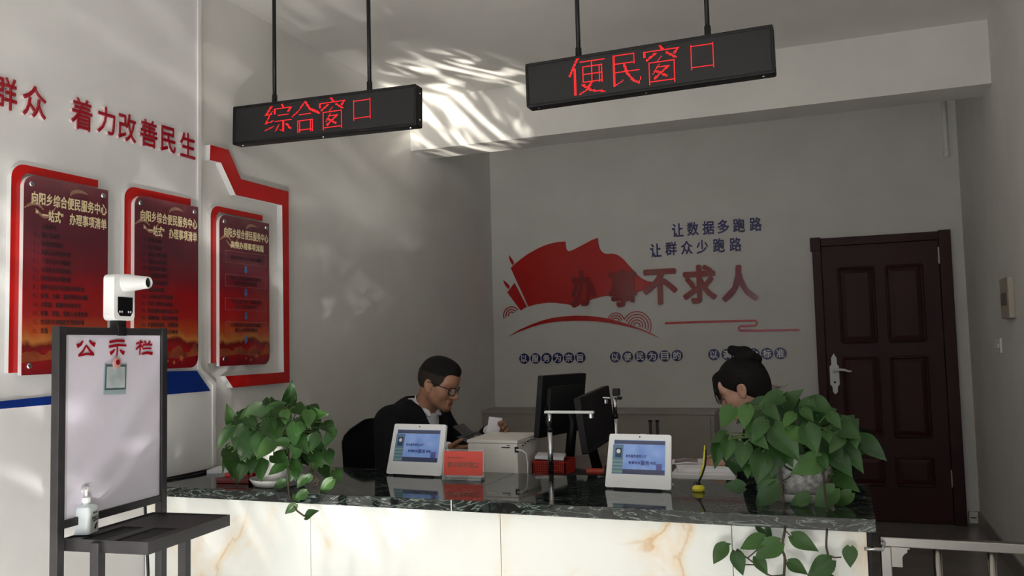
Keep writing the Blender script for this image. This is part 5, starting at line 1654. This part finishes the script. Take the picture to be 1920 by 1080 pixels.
for y in (-1, 1):
    o = MB().tube([hp_(.0975, .012 * y, .0265), hp_(.0945, .03 * y, .0315), hp_(.079, .052 * y, .026)], [.003, .0032, .0015], 8).build('eyebrow', 'hair', mR, smooth=True)
    MB().tube([hp_(.0905, .017 * y, .0005), hp_(.0925, .03 * y, -.0025), hp_(.0865, .044 * y, .0)], [.0012, .0018, .0012], 8).build('eyelash', 'hair', mR, smooth=True)
# glasses
gl = MB()
for y in (-1, 1):
    pts = [hp_(.109 - .10 * (abs(a) / .05) ** 2 * .12, a * y, c - .004) for a, c in rrect(.009, -.017, .055, .017, .009, 4)]
    gl.tube(pts + [pts[0]], .0022, 8)
    gl.tube([hp_(.098, .056 * y, .006), hp_(.06, .072 * y, .010), hp_(-.012, .086 * y, .016), hp_(-.03, .084 * y, .0)], .002, 8)
gl.tube([hp_(.109, -.010, .003), hp_(.112, 0, .006), hp_(.109, .010, .003)], .002, 8)
gg = gl.build('glasses', 'black', mR, smooth=True)
M['lens'] = mat('spectacle_lens', 'dfe4e8', 0.03, trans=0.0, alpha=0.18)
for y in (-1, 1):
    MB().prism([(a * y, c - .004) for a, c in rrect(.010, -.016, .054, .016, .009, 4)], hp_(.1065, 0, 0), HM.to_3x3() @ Vector((0, 1, 0)), HM.to_3x3() @ Vector((0, 0, 1)), -.0006, .0006).build('lens', 'lens', gg)
person_legs(mR, .44, .47, 'suit')
# folder and paper he holds (things of their own)
M['folder'] = mat('dark_grey_card', '3a3a3d', 0.6)
WI = ROOT[mR.name]
def quad(name, pts, th, m_, label, cat, d):
    """flat sheet through four points given as pixels with depth y"""
    P = [at(x, y, 1, yy) for x, y, yy in pts]
    c_ = sum(P, Vector()) / 4
    n = (P[1] - P[0]).cross(P[2] - P[0]).normalized() * th
    mb = MB()
    vs = [p - c_ for p in P] + [p - c_ + n for p in P]
    mb.add(vs, [(3, 2, 1, 0), (4, 5, 6, 7), (0, 1, 5, 4), (1, 2, 6, 5), (2, 3, 7, 6), (3, 0, 4, 7)])
    return mb, c_
fdt = None
a_, c0 = quad('', [(849, 799, -3.10), (869, 794, -3.06), (890, 812, -3.10), (872, 820, -3.14)], .004, 'folder', '', '', 0)
b_, c1_ = quad('', [(856, 819, -3.16), (893, 809, -3.06), (929, 825, -3.05), (882, 833, -3.17)], .004, 'folder', '', '', 0)
fdt = thing('folder', 'open dark grey card folder in the hands of the man', 'folder', c1_)
for nm, q_, c_ in (('upright_flap', a_, c0), ('front_flap', b_, c1_)):
    q_.v = [tuple(Vector(v) + c_ - c1_) for v in q_.v]
    q_.build(nm, 'folder', fdt)
a_, c0 = quad('', [(912, 812, -3.0), (935, 814, -2.98), (942, 784, -2.97), (917, 781, -2.99)], .001, 'paper', '', '', 0)
pc = a_.build('paper_slip', 'paper'); pc.location = c0
tag(pc, 'white slip of paper raised in the left hand of the man', 'paper')

# --- the woman
wR = thing('person', 'seated woman in black with hair in a bun, bending over papers', 'person', (-.235, -3.03, 0), math.radians(177))
HW = Hm((.165, .0, 1.135), math.radians(-3), math.radians(27))
HIW = np.array(HW.inverted())
chest, nb = (.045, .895), (.085, 0, 1.005)
RW, LW = (.25, -.12, .838), (.205, .135, .842)
RE, LE = (.045, -.235, .715), (.03, .235, .715)
RS_, LS_ = (.04, -.165, .945), (.04, .165, .945)
s = SDF(.0042)
torso(s, 0, chest, nb, True)
s.cap((.06, 0, .97), tuple(HW @ Vector((-.030, 0, -.045))), .048, .045, .02)
head_sdf(s, HW, True)
arm(s, RS_, RE, RW, (.045, .036, .023)); arm(s, LS_, LE, LW, (.045, .036, .023))
hand_sdf(s, RW, (.9, .25, -.1), (0, .2, -1), (.25, .4, .3), .3, 1.0)
hand_sdf(s, LW, (.9, -.15, -.1), (0, -.2, -1), (.25, .4, .3), .3, -1.0)
def pick_w(ctr):
    q = ctr @ HIW[:3, :3].T + HIW[:3, 3]
    return ((q[:, 0] > .088) & (np.abs(q[:, 1]) < .024 - .35 * np.abs(q[:, 2] + .067)) & (q[:, 2] < -.056) & (q[:, 2] > -.080)) * 1
s.build('body', ['skin_w', 'lip'], wR, pick_w)
j = SDF(.006)
torso(j, .018, chest, nb, True)
arm(j, RS_, RE, tuple(Vector(RW) * .94 + Vector(RE) * .06), (.06, .052, .038)); arm(j, LS_, LE, tuple(Vector(LW) * .94 + Vector(LE) * .06), (.06, .052, .038))
j.cap((.045, 0, .985), (.10, 0, 1.04), .068, .062, .015)
j.plane((.085, 0, 1.028), (.45, 0, .9))
nk0, nk1 = Vector((.06, 0, .97)), HW @ Vector((-.030, 0, -.045))
j.cap(tuple(nk0 + (nk1 - nk0) * .45), tuple(nk1), .052, .06, .006, 's')
for W_, E_ in ((RW, RE), (LW, LE)):
    v_ = (Vector(W_) - Vector(E_)).normalized()
    j.cap(tuple(Vector(W_) * .9 + Vector(E_) * .1), tuple(Vector(W_) + v_ * .06), .028, .028, .004, 's')
j.build('black_top', 'suit', wR)
hs = SDF(.0036)
R3 = np.array(HW.to_3x3())
def hw(x, y, z): return tuple(HW @ Vector((x, y, z)))
hs.ell(hw(-.016, 0, .036), (.110, .086, .106), .01, 'u', R3)
hs.ell(hw(-.055, 0, -.015), (.060, .066, .075), .03, 'u', R3)
n_ = HW.to_3x3() @ Vector((.72, 0, -.69))
hs.plane(hw(.060, 0, .040), tuple(n_), .01)
hs.ell(hw(.112, 0, -.005), (.066, .066, .078), .008, 's', R3)
for y in (-1, 1):
    hs.ell(hw(-.004, .088 * y, -.012), (.026, .024, .036), .006, 's', R3)
    hs.cap(hw(.068, .035 * y, .095), hw(.098, .048 * y, .040), .017, .011, .015); hs.cap(hw(.098, .048 * y, .040), hw(.094, .058 * y, -.010), .009, .003, .006)
hs.cap(hw(.070, .0, .098), hw(.104, .012, .045), .018, .009, .015)
hs.cap(hw(.104, .020, .05), hw(.108, .030, .004), .008, .003, .006)
hs.cap(hw(.08, .04, .09), hw(.110, .040, .03), .012, .004, .01)
hs.build('hair', 'hair', wR)
bn = SDF(.0038)
bn.cap(hw(-.075, 0, .105), hw(-.080, 0, .125), .042, .036, .02)
bn.cap(hw(-.075, .01, .135), hw(-.042, .012, .168), .026, .021, .015)
bn.cap(hw(-.095, -.02, .11), hw(-.115, 0, .085), .024, .022, .015); bn.cap(hw(-.06, .03, .12), hw(-.10, .03, .11), .02, .02, .012)
bn.build('hair_bun', 'hair', wR)
wl = MB()
rnd = random.Random(5)
for k in range(7):
    y = rnd.uniform(-.05, .06)
    wl.tube(curve([hw(-.10, y, -.03), hw(-.125, y * 1.1, -.045 - .004 * k), hw(-.145 - .004 * k, y * 1.2, -.065)], 4), .0007, 5)
for k in range(8):
    y = rnd.uniform(.0, .055)
    wl.tube(curve([hw(.09, y, .06), hw(.111, y * 1.05, .03), hw(.114 + .003 * rnd.random(), y * 1.1, -.002 - .02 * rnd.random())], 4), .0011, 5)
wl.build('loose_hair', 'hair', wR)
for y in (-1, 1):
    MB().tube([hw(.095, .012 * y, .0255), hw(.0925, .03 * y, .0295), hw(.078, .050 * y, .025)], [.002, .0024, .001], 8).build('eyebrow', 'hair', wR, smooth=True)
    MB().tube([hw(.0905, .017 * y, .0005), hw(.0925, .03 * y, -.0025), hw(.0865, .046 * y, .0)], [.0012, .002, .0014], 8).build('eyelash', 'hair', wR, smooth=True)
person_legs(wR, .42, .47, 'suit')

# ------------------------------------------------------------------ office chairs
M['mesh_fabric'] = mat('black_fabric', '101013', 0.9, spec=0.2)
def office_chair(label, loc, rz):
    t = thing('office_chair', label, 'chair', loc, rz, 'office chairs')
    MB().prism(rrect(-.23, -.23, .23, .23, .07, 6), (0, 0, .395), (1, 0, 0), (0, 1, 0), 0, .055).build('seat', 'mesh_fabric', t, bevel=.02, segs=3)
    bk = MB()
    n, m_ = 14, 12
    prof = []
    for i in range(n + 1):
        z = i / n
        hw_ = .215 * (1 - max(0, (z - .72) / .28) ** 2.6 * .55) * (.86 + .14 * min(1, z / .35))
        for sd in (0, 1):
            for k in range(m_ + 1):
                u = -1 + 2 * k / m_
                x = -.235 - .055 * z + .055 * u * u + .03 * math.sin(z * PI) - .018 * sd
                prof.append((x, u * hw_, .50 + .47 * z - .03 * abs(u) ** 3 * max(0, z - .6)))
    def I(i, sd, k): return (i * 2 + sd) * (m_ + 1) + k
    fs = []
    for i in range(n):
        for k in range(m_):
            fs.append((I(i, 0, k), I(i, 0, k + 1), I(i + 1, 0, k + 1), I(i + 1, 0, k))); fs.append((I(i, 1, k), I(i + 1, 1, k), I(i + 1, 1, k + 1), I(i, 1, k + 1)))
        fs.append((I(i, 0, 0), I(i + 1, 0, 0), I(i + 1, 1, 0), I(i, 1, 0))); fs.append((I(i, 0, m_), I(i, 1, m_), I(i + 1, 1, m_), I(i + 1, 0, m_)))
    for k in range(m_):
        fs.append((I(0, 0, k), I(0, 1, k), I(0, 1, k + 1), I(0, 0, k + 1))); fs.append((I(n, 0, k), I(n, 0, k + 1), I(n, 1, k + 1), I(n, 1, k)))
    bk.add(prof, fs)
    bk.build('backrest', 'mesh_fabric', t, smooth='auto')
    MB().bar((-.1, 0, .385), (-.27, 0, .395), .06, .02).bar((-.265, 0, .39), (-.262, 0, .62), .05, .016, up=(1, 0, 0)).build('back_bracket', 'black', t)
    MB().tube([(0, 0, .10), (0, 0, .395)], .028, 16).build('gas_column', 'black', t, smooth=True)
    for k in range(5):
        a = 2 * PI * k / 5 + .3
        lg = MB().tube([(0, 0, .10), (.16 * math.cos(a), .16 * math.sin(a), .085), (.29 * math.cos(a), .29 * math.sin(a), .065)], [.024, .02, .015], 10).build('leg', 'black', t, smooth=True)
        MB().tube([(.29 * math.cos(a) - .022 * math.sin(a), .29 * math.sin(a) + .022 * math.cos(a), .0255), (.29 * math.cos(a) + .022 * math.sin(a), .29 * math.sin(a) - .022 * math.cos(a), .0255)], .0255, 14).build('castor', 'black', lg, smooth='auto')
    return t
office_chair('black office chair with curved back behind the man in the suit', (-2.16, -2.93, 0), math.radians(-38))
office_chair('black office chair the woman behind the right plant sits on', (-.215, -3.03, 0), math.radians(177))
